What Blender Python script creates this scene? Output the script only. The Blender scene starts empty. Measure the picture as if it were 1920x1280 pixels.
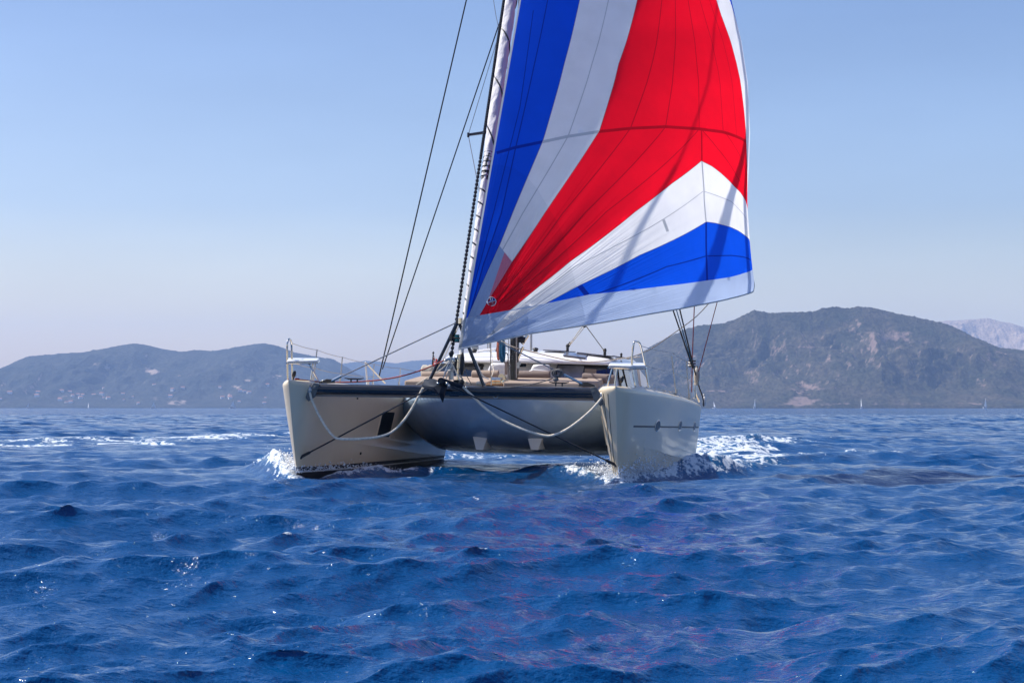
import bpy, bmesh, math, random
import numpy as np
from mathutils import Vector, Matrix
from mathutils.geometry import delaunay_2d_cdt

SC = bpy.context.scene
R = math.radians
rng = np.random.default_rng(11)
random.seed(5)

# ------------------------------------------------------------------ camera
EYE_H = 1.48
FPX = 3733.0                       # 70 mm lens on a 36 mm sensor, in photo pixels (1920 wide)
TILT = math.atan(124.0 / FPX)
cam = bpy.data.cameras.new('camera'); camo = bpy.data.objects.new('camera', cam)
SC.collection.objects.link(camo); SC.camera = camo
cam.sensor_width = 36.0; cam.lens = 70.0; cam.clip_start = 0.1; cam.clip_end = 60000
camo.location = (0, 0, EYE_H); camo.rotation_euler = (R(90) + TILT, 0, 0)

# ------------------------------------------------------------------ sky and sun
SUN_DIR = Vector((-0.53, 0.16, 0.80)).normalized()
sun_el = math.asin(SUN_DIR.z); sun_az = math.atan2(SUN_DIR.x, SUN_DIR.y)
W = bpy.data.worlds.new('World'); SC.world = W; W.use_nodes = True
wn = W.node_tree.nodes; wl = W.node_tree.links
bg = wn['Background']; sky = wn.new('ShaderNodeTexSky'); sky.sky_type = 'NISHITA'
sky.sun_disc = False; sky.sun_elevation = sun_el; sky.sun_rotation = sun_az
sky.air_density = 1.0; sky.dust_density = 2.0; sky.ozone_density = 6.0; sky.altitude = 0
tint = wn.new('ShaderNodeMix'); tint.data_type = 'RGBA'; tint.blend_type = 'MULTIPLY'; tint.inputs[0].default_value = 1.0; 
# the milky band of summer haze low down, deeper blue higher up
tcw = wn.new('ShaderNodeTexCoord'); spx = wn.new('ShaderNodeSeparateXYZ'); wl.new(tcw.outputs['Generated'], spx.inputs[0])
rmp = wn.new('ShaderNodeValToRGB'); wl.new(spx.outputs[2], rmp.inputs[0]); cr = rmp.color_ramp
cr.elements[0].position = 0.0; cr.elements[0].color = (2.3, 1.66, .96, 1); cr.elements[1].position = .5; cr.elements[1].color = (.60, .70, .88, 1)
for ps, cl in ((.045, (1.66, 1.30, .96, 1)), (.10, (1.0, .92, .91, 1)), (.20, (.76, .75, .82, 1))):
    e_ = cr.elements.new(ps); e_.color = cl
# hardly visible veils of vapour
mpw = wn.new('ShaderNodeMapping'); mpw.inputs['Scale'].default_value = (2.2, 2.2, 9.0); mpw.inputs['Rotation'].default_value = (.1, .25, 0); wl.new(tcw.outputs['Generated'], mpw.inputs['Vector'])
nsw = wn.new('ShaderNodeTexNoise'); nsw.inputs['Scale'].default_value = 1.6; nsw.inputs['Detail'].default_value = 5; nsw.inputs['Roughness'].default_value = .5; wl.new(mpw.outputs[0], nsw.inputs['Vector'])
mrw = wn.new('ShaderNodeMapRange'); mrw.inputs[1].default_value = .3; mrw.inputs[2].default_value = .75; mrw.inputs[3].default_value = .95; mrw.inputs[4].default_value = 1.09; wl.new(nsw.outputs[0], mrw.inputs[0])
vw = wn.new('ShaderNodeVectorMath'); vw.operation = 'SCALE'; wl.new(rmp.outputs[0], vw.inputs[0]); wl.new(mrw.outputs[0], vw.inputs['Scale'])
wl.new(vw.outputs[0], tint.inputs[7])
wl.new(sky.outputs[0], tint.inputs[6]); wl.new(tint.outputs[2], bg.inputs[0]); bg.inputs[1].default_value = 0.115
sl = bpy.data.lights.new('sun', 'SUN'); so = bpy.data.objects.new('sun', sl); SC.collection.objects.link(so)
sl.energy = 4.2; sl.angle = R(0.53); sl.color = (1.0, 0.95, 0.87)
so.rotation_euler = (-SUN_DIR).to_track_quat('-Z', 'Y').to_euler(); so.location = (-30, 15, 60)
SC.view_settings.view_transform = 'Standard'; SC.view_settings.look = 'None'
SC.view_settings.exposure = 0.66; SC.view_settings.gamma = 1.0; SC.view_settings.use_curve_mapping = False
SC.cycles.volume_bounces = 1; SC.cycles.max_bounces = 8

# ------------------------------------------------------------------ places
def ray(px, py):
    u = (px - 960) / FPX; v = (640 - py) / FPX
    return Vector((u, math.cos(TILT) - v * math.sin(TILT), math.sin(TILT) + v * math.cos(TILT)))
EYE = Vector((0, 0, EYE_H))
def at(px, py, d):                 # the point of the place that lies d metres out (along Y)
    r = ray(px, py); return EYE + r * (d / r.y)
YAW = R(10.0); ROLL = R(1.2); DX, DY = -1.275, 39.36
M = Matrix.Translation((DX, DY, 0)) @ Matrix.Rotation(-YAW, 4, 'Z') @ Matrix.Rotation(ROLL, 4, 'Y')
MI = M.inverted()
def bp(px, py, Y):                 # boat coordinates (x across, y aft, z up) at a station Y
    o = MI @ EYE; d = MI.to_3x3() @ ray(px, py)
    return o + d * ((Y - o.y) / d.y)
def proj(p):
    w = M @ Vector(p); d = w - EYE
    f = d.y * math.cos(TILT) + d.z * math.sin(TILT); up = -d.y * math.sin(TILT) + d.z * math.cos(TILT)
    return 960 + FPX * d.x / f, 640 - FPX * up / f

# ------------------------------------------------------------------ noise
def _hash(ix, iy, seed):
    n = (ix.astype(np.int64) * 374761393 + iy.astype(np.int64) * 668265263 + seed * 982451653) & 0x7fffffff
    n = ((n ^ (n >> 13)) * 1274126177) & 0x7fffffff
    return ((n ^ (n >> 16)) & 0xffff) / 65535.0
def vnoise(x, y, seed=0):
    xi = np.floor(x); yi = np.floor(y); fx = x - xi; fy = y - yi
    fx = fx * fx * (3 - 2 * fx); fy = fy * fy * (3 - 2 * fy)
    a = _hash(xi, yi, seed); b = _hash(xi + 1, yi, seed); c = _hash(xi, yi + 1, seed); d = _hash(xi + 1, yi + 1, seed)
    return (a * (1 - fx) + b * fx) * (1 - fy) + (c * (1 - fx) + d * fx) * fy - 0.5
def fbm(x, y, oct=5, seed=0, gain=0.5):
    s = 0; a = 1.0
    for i in range(oct):
        s = s + a * vnoise(x * 2 ** i, y * 2 ** i, seed + i); a *= gain
    return s

# ------------------------------------------------------------------ helpers
def link(o): SC.collection.objects.link(o); return o
def tag(o, label=None, cat=None, group=None, kind=None):
    if label: o['label'] = label
    if cat: o['category'] = cat
    if group: o['group'] = group
    if kind: o['kind'] = kind
    return o
def mesh_np(name, co, quads, mat, smooth=True):
    me = bpy.data.meshes.new(name); n = len(co); q = len(quads); k = quads.shape[1]
    me.vertices.add(n); me.vertices.foreach_set('co', co.astype(np.float32).ravel())
    me.loops.add(q * k); me.loops.foreach_set('vertex_index', quads.astype(np.int32).ravel())
    me.polygons.add(q); me.polygons.foreach_set('loop_start', np.arange(0, q * k, k, dtype=np.int32))
    try: me.polygons.foreach_set('loop_total', np.full(q, k, dtype=np.int32))
    except Exception: pass
    me.polygons.foreach_set('use_smooth', np.full(q, smooth, dtype=bool))
    me.update(calc_edges=True); me.validate()
    if mat: me.materials.append(mat)
    o = bpy.data.objects.new(name, me); link(o); return o
def grid_quads(nr, nc):
    i = np.arange((nr - 1) * nc).reshape(nr - 1, nc)[:, :-1].ravel()
    return np.stack([i, i + 1, i + nc + 1, i + nc], 1)

class MB:
    def __init__(s): s.v = []; s.f = []; s.m = []
    def add(s, vs, fs, mi=0):
        b = len(s.v); s.v += [Vector(v) for v in vs]; s.f += [tuple(i + b for i in f) for f in fs]; s.m += [mi] * len(fs); return s
    def box(s, c, size, rot=None, mi=0):
        hx, hy, hz = size[0] / 2, size[1] / 2, size[2] / 2
        vs = [Vector((x, y, z)) for x in (-hx, hx) for y in (-hy, hy) for z in (-hz, hz)]
        if rot: vs = [rot @ v for v in vs]
        vs = [v + Vector(c) for v in vs]
        return s.add(vs, [(0, 1, 3, 2), (4, 6, 7, 5), (0, 4, 5, 1), (2, 3, 7, 6), (0, 2, 6, 4), (1, 5, 7, 3)], mi)
    def tube(s, pts, r, n=8, mi=0, cap=True):
        pts = [Vector(p) for p in pts]; rs = r if isinstance(r, (list, tuple)) else [r] * len(pts)
        up = None; rings = []
        for i, p in enumerate(pts):
            t = (pts[min(i + 1, len(pts) - 1)] - pts[max(i - 1, 0)]).normalized()
            if up is None:
                up = Vector((0, 0, 1)) if abs(t.z) < .9 else Vector((1, 0, 0))
            a = t.cross(up).normalized(); b = a.cross(t).normalized(); up = b
            rings.append([p + (a * math.cos(2 * math.pi * k / n) + b * math.sin(2 * math.pi * k / n)) * rs[i] for k in range(n)])
        vs = [v for rg in rings for v in rg]; fs = []
        for i in range(len(pts) - 1):
            for k in range(n): fs.append((i * n + k, i * n + (k + 1) % n, (i + 1) * n + (k + 1) % n, (i + 1) * n + k))
        if cap: fs += [tuple(range(n))[::-1], tuple((len(pts) - 1) * n + k for k in range(n))]
        return s.add(vs, fs, mi)
    def prism(s, poly, ext, mi=0):
        poly = [Vector(p) for p in poly]; ext = Vector(ext); n = len(poly)
        vs = poly + [p + ext for p in poly]
        fs = [tuple(range(n)), tuple(range(2 * n - 1, n - 1, -1))] + [(i, i + n, (i + 1) % n + n, (i + 1) % n) for i in range(n)]
        return s.add(vs, fs, mi)
    def ell(s, c, rad, n=12, m=8, rot=None, mi=0):
        vs = []; fs = []
        for j in range(m + 1):
            th = math.pi * j / m
            for k in range(n):
                ph = 2 * math.pi * k / n
                v = Vector((rad[0] * math.sin(th) * math.cos(ph), rad[1] * math.sin(th) * math.sin(ph), rad[2] * math.cos(th)))
                vs.append((rot @ v if rot else v) + Vector(c))
        for j in range(m):
            for k in range(n): fs.append((j * n + k, (j + 1) * n + k, (j + 1) * n + (k + 1) % n, j * n + (k + 1) % n))
        return s.add(vs, fs, mi)
    def loft(s, rings, closed=False, mi=0, caps=False):
        n = len(rings[0]); vs = [v for r_ in rings for v in r_]; fs = []
        for i in range(len(rings) - 1):
            for k in range(n if closed else n - 1):
                fs.append((i * n + k, i * n + (k + 1) % n, (i + 1) * n + (k + 1) % n, (i + 1) * n + k))
        if caps: fs += [tuple(range(n))[::-1], tuple((len(rings) - 1) * n + k for k in range(n))]
        return s.add(vs, fs, mi)
    def build(s, name, mat, parent=None, sharp=35, bevel=0, frame=None, normals=True):
        """parent: part of a thing (same frame). frame: a matrix - a thing of its own, set down at its own base."""
        mats = mat if isinstance(mat, (list, tuple)) else [mat]
        vs = s.v; mw = None
        if frame is not None:
            lo = [min(v[i] for v in vs) for i in range(3)]; hi = [max(v[i] for v in vs) for i in range(3)]
            b = Vector(((lo[0] + hi[0]) / 2, (lo[1] + hi[1]) / 2, lo[2])); vs = [v - b for v in vs]
            mw = frame @ Matrix.Translation(b)
        me = bpy.data.meshes.new(name); me.from_pydata([tuple(v) for v in vs], [], s.f)
        for m_ in mats: me.materials.append(m_)
        me.polygons.foreach_set('material_index', s.m)
        if normals:
            b_ = bmesh.new(); b_.from_mesh(me); bmesh.ops.remove_doubles(b_, verts=b_.verts, dist=1e-5)
            bmesh.ops.recalc_face_normals(b_, faces=b_.faces); b_.to_mesh(me); b_.free()
        me.polygons.foreach_set('use_smooth', [True] * len(me.polygons))
        if sharp: me.set_sharp_from_angle(angle=R(sharp))
        o = bpy.data.objects.new(name, me); link(o)
        if parent is not None: o.parent = parent
        if mw is not None: o.matrix_world = mw
        if bevel:
            bv = o.modifiers.new('bevel', 'BEVEL'); bv.width = bevel; bv.segments = 2; bv.limit_method = 'ANGLE'; bv.angle_limit = R(40)
        return o

def nodemat(name):
    m = bpy.data.materials.new(name); m.use_nodes = True
    nt = m.node_tree; return m, nt, nt.nodes['Principled BSDF'], nt.nodes['Material Output']
def N(nt, typ, **kw):
    n = nt.nodes.new(typ)
    for k, v in kw.items():
        if k.startswith('i_'):
            k = k[2:]; k = int(k) if k.isdigit() else k.replace('_', ' ')
            n.inputs[k].default_value = v
        else: setattr(n, k, v)
    return n
def pm(name, col, rough=0.5, metal=0.0, var=0.12, scale=3.0, bump=0.0, bscale=40.0, coat=0.0):
    m, nt, b, out = nodemat(name); L = nt.links
    tc = N(nt, 'ShaderNodeTexCoord'); no = N(nt, 'ShaderNodeTexNoise'); no.inputs['Scale'].default_value = scale
    no.inputs['Detail'].default_value = 6
    L.new(tc.outputs['Object'], no.inputs['Vector'])
    rp = N(nt, 'ShaderNodeMapRange'); rp.inputs[1].default_value = .3; rp.inputs[2].default_value = .7
    rp.inputs[3].default_value = 1 - var; rp.inputs[4].default_value = 1 + var * .5
    L.new(no.outputs[0], rp.inputs[0])
    mx = N(nt, 'ShaderNodeMix', data_type='RGBA', blend_type='MULTIPLY'); mx.inputs[0].default_value = 1
    mx.inputs[6].default_value = (*col, 1); L.new(rp.outputs[0], mx.inputs[7]); L.new(mx.outputs[2], b.inputs['Base Color'])
    b.inputs['Roughness'].default_value = rough; b.inputs['Metallic'].default_value = metal
    if coat: b.inputs['Coat Weight'].default_value = coat; b.inputs['Coat Roughness'].default_value = .06
    if bump:
        n2 = N(nt, 'ShaderNodeTexNoise'); n2.inputs['Scale'].default_value = bscale; n2.inputs['Detail'].default_value = 4
        L.new(tc.outputs['Object'], n2.inputs['Vector'])
        bm_ = N(nt, 'ShaderNodeBump'); bm_.inputs['Strength'].default_value = bump; bm_.inputs['Distance'].default_value = .02
        L.new(n2.outputs[0], bm_.inputs['Height']); L.new(bm_.outputs[0], b.inputs['Normal'])
    return m
# ------------------------------------------------------------------ sea
def sea_material():
    m, nt, b, out = nodemat('sea_water'); L = nt.links
    geo = N(nt, 'ShaderNodeNewGeometry')
    b.inputs['Base Color'].default_value = (0.0, 0.046, 0.155, 1)
    b.inputs['Roughness'].default_value = 0.085; b.inputs['IOR'].default_value = 1.333
    # ripples
    mp = N(nt, 'ShaderNodeMapping'); mp.inputs['Scale'].default_value = (1.0, 1.5, 1.0); mp.inputs['Rotation'].default_value = (0, 0, R(28))
    L.new(geo.outputs['Position'], mp.inputs['Vector'])
    n1 = N(nt, 'ShaderNodeTexNoise', i_Scale=3.2, i_Detail=5.0, i_Roughness=.6); n2 = N(nt, 'ShaderNodeTexNoise', i_Scale=19.0, i_Detail=3.0)
    L.new(mp.outputs[0], n1.inputs['Vector']); L.new(mp.outputs[0], n2.inputs['Vector'])
    b1 = N(nt, 'ShaderNodeBump', i_Strength=.85, i_Distance=.095); b2 = N(nt, 'ShaderNodeBump', i_Strength=.75, i_Distance=.012)
    L.new(n1.outputs[0], b1.inputs['Height']); L.new(n2.outputs[0], b2.inputs['Height']); L.new(b1.outputs[0], b2.inputs['Normal'])
    # far off, the unresolved chop tips the surface about
    ch = N(nt, 'ShaderNodeAttribute', attribute_name='chop')
    n3 = N(nt, 'ShaderNodeTexNoise', i_Scale=.55, i_Detail=7.0, i_Roughness=.7); L.new(mp.outputs[0], n3.inputs['Vector'])
    v1 = N(nt, 'ShaderNodeVectorMath', operation='SUBTRACT'); L.new(n3.outputs['Color'], v1.inputs[0]); v1.inputs[1].default_value = (.5, .5, .5)
    v2 = N(nt, 'ShaderNodeVectorMath', operation='MULTIPLY'); L.new(v1.outputs[0], v2.inputs[0]); v2.inputs[1].default_value = (3.4, 3.4, 0)
    v3 = N(nt, 'ShaderNodeVectorMath', operation='SCALE'); L.new(v2.outputs[0], v3.inputs[0]); L.new(ch.outputs['Fac'], v3.inputs['Scale'])
    v4 = N(nt, 'ShaderNodeVectorMath', operation='ADD'); L.new(v3.outputs[0], v4.inputs[0]); L.new(b2.outputs[0], v4.inputs[1])
    v5 = N(nt, 'ShaderNodeVectorMath', operation='NORMALIZE'); L.new(v4.outputs[0], v5.inputs[0])
    L.new(v5.outputs[0], b.inputs['Normal'])
    # foam
    at_ = N(nt, 'ShaderNodeAttribute', attribute_name='foam')
    mpf = N(nt, 'ShaderNodeMapping'); mpf.inputs['Scale'].default_value = (1.0, 0.55, 1.0); L.new(geo.outputs['Position'], mpf.inputs['Vector'])
    nf = N(nt, 'ShaderNodeTexNoise', i_Scale=4.6, i_Detail=9.0, i_Roughness=.74); L.new(mpf.outputs[0], nf.inputs['Vector'])
    nfc = N(nt, 'ShaderNodeMath', operation='MULTIPLY_ADD'); L.new(nf.outputs[0], nfc.inputs[0]); nfc.inputs[1].default_value = 2.6; nfc.inputs[2].default_value = -1.3
    ad = N(nt, 'ShaderNodeMath', operation='ADD'); L.new(at_.outputs['Fac'], ad.inputs[0]); L.new(nfc.outputs[0], ad.inputs[1])
    mr = N(nt, 'ShaderNodeMapRange', interpolation_type='SMOOTHSTEP'); mr.inputs[1].default_value = .44; mr.inputs[2].default_value = .66
    L.new(ad.outputs[0], mr.inputs[0])
    fo = N(nt, 'ShaderNodeBsdfPrincipled'); fo.inputs['Base Color'].default_value = (.58, .62, .66, 1); fo.inputs['Roughness'].default_value = .7
    bf = N(nt, 'ShaderNodeBump', i_Strength=.8, i_Distance=.05); L.new(nf.outputs[0], bf.inputs['Height']); L.new(bf.outputs[0], fo.inputs['Normal'])
    # turquoise aerated water around the foam
    mr2 = N(nt, 'ShaderNodeMapRange'); mr2.inputs[1].default_value = .25; mr2.inputs[2].default_value = 1.0; L.new(at_.outputs['Fac'], mr2.inputs[0])
    mc = N(nt, 'ShaderNodeMix', data_type='RGBA'); mc.inputs[6].default_value = (0.0, 0.046, 0.155, 1); mc.inputs[7].default_value = (.03, .14, .27, 1)
    L.new(mr2.outputs[0], mc.inputs[0]); L.new(mc.outputs[2], b.inputs['Base Color'])
    ms = N(nt, 'ShaderNodeMixShader'); L.new(mr.outputs[0], ms.inputs[0]); L.new(b.outputs[0], ms.inputs[1]); L.new(fo.outputs[0], ms.inputs[2])
    L.new(ms.outputs[0], out.inputs['Surface'])
    return m

def hull_ww(t): return .42 * (1 - np.exp(-np.clip(t, 0, None) / 3.0))
NW = 150
_lam = np.exp(rng.uniform(math.log(.13), math.log(8.5), NW)); _lam[:7] = [7.5, 9.0, 6.2, 5.1, 4.3, 11.0, 3.7]
_dir = R(-52) + rng.normal(0, 1, NW) * np.where(_lam > 3, .34, .55)
_ph = rng.uniform(0, 2 * math.pi, NW)
_st = np.where(_lam < .35, .028, np.where(_lam < 1.3, .043, np.where(_lam < 3, .024, .020)))
def sea_surface(x, y, spacing):
    """Sum of travelling waves; returns displaced x, y, z and the pinch of the crests."""
    px = x.astype(np.float32); py = y.astype(np.float32); z = np.zeros_like(px); dx = np.zeros_like(px); dy = np.zeros_like(px); jac = np.zeros_like(px)
    for i in range(NW):
        k = 2 * math.pi / _lam[i]; a = _st[i] / k; cx, cy = math.cos(_dir[i]), math.sin(_dir[i])
        fade = np.clip((_lam[i] / spacing - 2.0) / 2.0, 0, 1).astype(np.float32)
        ok = fade > 0
        if not ok.any(): continue
        th = (k * (cx * px[ok] + cy * py[ok]) + _ph[i]).astype(np.float32)
        c = np.cos(th) * fade[ok]; s = np.sin(th) * fade[ok]
        z[ok] += a * c; dx[ok] -= 1.15 * a * cx * s; dy[ok] -= 1.15 * a * cy * s; jac[ok] += _st[i] * c
    # gusts: the waves come in groups
    g = (1 + 1.0 * vnoise(px / 9.0, py / 14.0, 77)).astype(np.float32)
    return px + dx * g, py + dy * g, z * g, jac * g

def make_sea():
    rr = [2.5]
    while rr[-1] < 420: rr.append(rr[-1] * 1.0046)
    while rr[-1] < 17000: rr.append(rr[-1] * 1.022)
    rr = np.array(rr)
    fine = np.arange(-.36, .36, .00078); side = [fine[-1]]; st = .00078
    while side[-1] < math.pi - .05:
        st = min(st * 1.12, .12); side.append(side[-1] + st)
    side = np.array(side[1:]); side = side[side < math.pi - .03]
    th = np.concatenate([-side[::-1] - 0, fine, side])
    dth = np.gradient(th)
    RR, TT = np.meshgrid(rr, th, indexing='ij')
    x = RR * np.sin(TT); y = RR * np.cos(TT)
    spacing = np.maximum(np.gradient(rr)[:, None] * .8, RR * dth[None, :])
    spacing = np.broadcast_to(spacing, RR.shape)
    xs, ys, zs, jac = sea_surface(x.ravel(), y.ravel(), spacing.ravel())
    far = RR.ravel()
    zs = np.where(far > 420, zs * np.clip(1 - (far - 420) / 900, 0, 1), zs)
    foam = np.clip((jac - .58) * 2.2, 0, .6)
    patch = vnoise(xs / 23., ys / 23., 31) + .5
    foam *= np.where(far > 60, np.clip(patch * 2.2 - .75, 0, 1.25), np.clip(patch * 1.6 - .75, 0, .55))
    # the boat's own waves, in its frame
    ca, sa = math.cos(YAW), math.sin(YAW)
    bx = (xs - DX) * ca - (ys - DY) * sa; by = (xs - DX) * sa + (ys - DY) * ca
    bz = np.zeros_like(bx); bf = np.zeros_like(bx)
    n1 = fbm(xs * 1.7, ys * 1.7, 4, 5); n2 = fbm(xs * .5, ys * .5, 4, 9)
    for xc in (-3.3, 3.3):
        t = by - .75
        for side_ in (-1, 1):
            lat = (bx - xc) * side_ - hull_ww(t)
            reach = np.exp(-((t - 2.1) / 2.0) ** 2) + .75 * np.exp(-((t - 4.6) / 2.2) ** 2)
            crest = .06 + .34 * np.clip(t, 0, None)
            w = .20 + .07 * np.clip(t, 0, None)
            ok = (t > -.6) & (lat > -.5) & (np.abs(bx - xc) * 1.0 < 6) & ((bx - xc) * side_ > -.25)
            outer = 1.0 if side_ * xc > 0 else .55
            h = .36 * outer * reach * np.exp(-((lat - crest) / w) ** 2) * (1 + .8 * n1)
            bz += np.where(ok, h, 0)
            fo = 1.0 * reach * np.exp(-((lat - crest * .85) / (w * 1.15)) ** 2) * (1 + .9 * n1)
            fo += .5 * np.exp(-((t - 2.4) / 2.2) ** 2) * np.exp(-((lat - crest) / (w * .8)) ** 2)
            fo += .40 * np.exp(-((t - 1.2) / 1.6) ** 2) * np.exp(-(np.clip(lat, 0, None) / .35) ** 2)
            fo += .22 * np.exp(-((t + .1) / .7) ** 2) * np.exp(-(lat / .7) ** 2)
            bf += np.where(ok, fo * outer * (.72 if xc * side_ > 0 and xc < 0 else 1.4 if xc * side_ > 0 else 1.1), 0)
        # turbulent wake behind each hull
        tail = by - 12.6
        bf += np.where(tail > 0, .78 * np.exp(-((bx - xc) / (1.0 + .10 * np.clip(tail, 0, None))) ** 2) * np.exp(-np.clip(tail, 0, None) / 16), 0) * (1 + n2)
        bz += np.where(tail > 0, .07 * np.exp(-((bx - xc) / 1.6) ** 2) * np.exp(-((tail - 2.2) / 1.7) ** 2), 0) * (1 + n1)
    # diverging stern wave on the lee side, breaking
    def streak(p, q, w, amp, lift=0.0):
        nonlocal bf, bz
        p = np.array(p); q = np.array(q); d = q - p; l = np.hypot(*d); d = d / l
        s = (xs - p[0]) * d[0] + (ys - p[1]) * d[1]; o = -(xs - p[0]) * d[1] + (ys - p[1]) * d[0] + n2 * w * 2.2
        g = np.exp(-(o / w) ** 2) * np.clip(s / 2.0, 0, 1) * np.clip((l - s) / 4.0, 0, 1)
        bf += amp * g * (1 + 1.3 * n2); bz += lift * g * (1 + n1)
    streak((4.6, 54), (9.0, 84), 1.3, .70, .05)
    streak((5.6, 60), (7.2, 69), 1.6, .80, .06)
    streak((7.0, 62), (9.3, 54), .8, .62, .06)
    streak((9.0, 78), (14.2, 86), 1.0, .62, .05)
    streak((5.4, 52), (12.5, 66), .9, .66, .05)
    streak((5.2, 70), (14, 100), 1.6, .55)
    streak((4.9, 46.5), (6.6, 44.3), .45, .55, .10)
    # an older wake, far out on the other side
    streak((-26, 62), (-12.8, 109), 3.2, .70)
    streak((-14.5, 105), (-9.5, 116), 3.6, .6)
    streak((-24, 70), (-15, 92), 3.0, .42)
    streak((-19, 66), (-13.5, 74), 1.2, .55)
    near = np.hypot(np.clip(np.abs(bx) - 3.6, 0, None), np.clip(np.abs(by - 6) - 6, 0, None)); zs = zs * (1 - .6 * np.exp(-(near / 3.0) ** 2)) + bz; foam = np.clip(foam + np.clip(bf * .74, 0, .6), 0, .6)
    co = np.stack([xs, ys, zs], 1)
    o = mesh_np('sea', co, grid_quads(*RR.shape), sea_material())
    a = o.data.attributes.new('foam', 'FLOAT', 'POINT'); a.data.foreach_set('value', foam.astype(np.float32))
    cp = np.clip((far - 18) / 110, 0, 1) ** .7 * .9 + .1
    a = o.data.attributes.new('chop', 'FLOAT', 'POINT'); a.data.foreach_set('value', cp.astype(np.float32))
    tag(o, 'deep blue choppy sea with whitecaps and wake', kind='structure')
    return o
make_sea()

# ------------------------------------------------------------------ hills
def hill_material(name, veg, dry, rock, ver):
    m, nt, b, out = nodemat(name); L = nt.links
    geo = N(nt, 'ShaderNodeNewGeometry'); a = N(nt, 'ShaderNodeAttribute', attribute_name='bare')
    n1 = N(nt, 'ShaderNodeTexNoise', i_Scale=.055, i_Detail=10.0, i_Roughness=.72); n2 = N(nt, 'ShaderNodeTexNoise', i_Scale=.012, i_Detail=6.0, i_Roughness=.6)
    for n in (n1, n2): L.new(geo.outputs['Position'], n.inputs['Vector'])
    vo = N(nt, 'ShaderNodeTexVoronoi', i_Scale=.11); L.new(geo.outputs['Position'], vo.inputs['Vector'])
    mx = N(nt, 'ShaderNodeMix', data_type='RGBA'); mx.inputs[6].default_value = (*veg, 1); mx.inputs[7].default_value = (*dry, 1)
    r1 = N(nt, 'ShaderNodeMapRange'); r1.inputs[1].default_value = .35; r1.inputs[2].default_value = .68; L.new(n2.outputs[0], r1.inputs[0]); L.new(r1.outputs[0], mx.inputs[0])
    # crowns: dark maquis bushes with paler ground between them
    r2 = N(nt, 'ShaderNodeMapRange'); r2.inputs[1].default_value = .25; r2.inputs[2].default_value = .75; r2.inputs[3].default_value = .65; r2.inputs[4].default_value = 1.3
    L.new(vo.outputs['Distance'], r2.inputs[0])
    mm = N(nt, 'ShaderNodeMix', data_type='RGBA', blend_type='MULTIPLY'); mm.inputs[0].default_value = 1; L.new(mx.outputs[2], mm.inputs[6]); L.new(r2.outputs[0], mm.inputs[7])
    ad = N(nt, 'ShaderNodeMath', operation='ADD'); L.new(n1.outputs[0], ad.inputs[0]); L.new(a.outputs['Fac'], ad.inputs[1])
    r3 = N(nt, 'ShaderNodeMapRange', interpolation_type='SMOOTHSTEP'); r3.inputs[1].default_value = .66; r3.inputs[2].default_value = .92; L.new(ad.outputs[0], r3.inputs[0])
    m3 = N(nt, 'ShaderNodeMix', data_type='RGBA'); L.new(r3.outputs[0], m3.inputs[0]); L.new(mm.outputs[2], m3.inputs[6]); m3.inputs[7].default_value = (*rock, 1)
    L.new(m3.outputs[2], b.inputs['Base Color']); b.inputs['Roughness'].default_value = .95; b.inputs['Specular IOR Level'].default_value = .1
    bb = N(nt, 'ShaderNodeBump', i_Strength=1.0, i_Distance=9.0); L.new(n1.outputs[0], bb.inputs['Height']); L.new(bb.outputs[0], b.inputs['Normal'])
    return m

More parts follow.
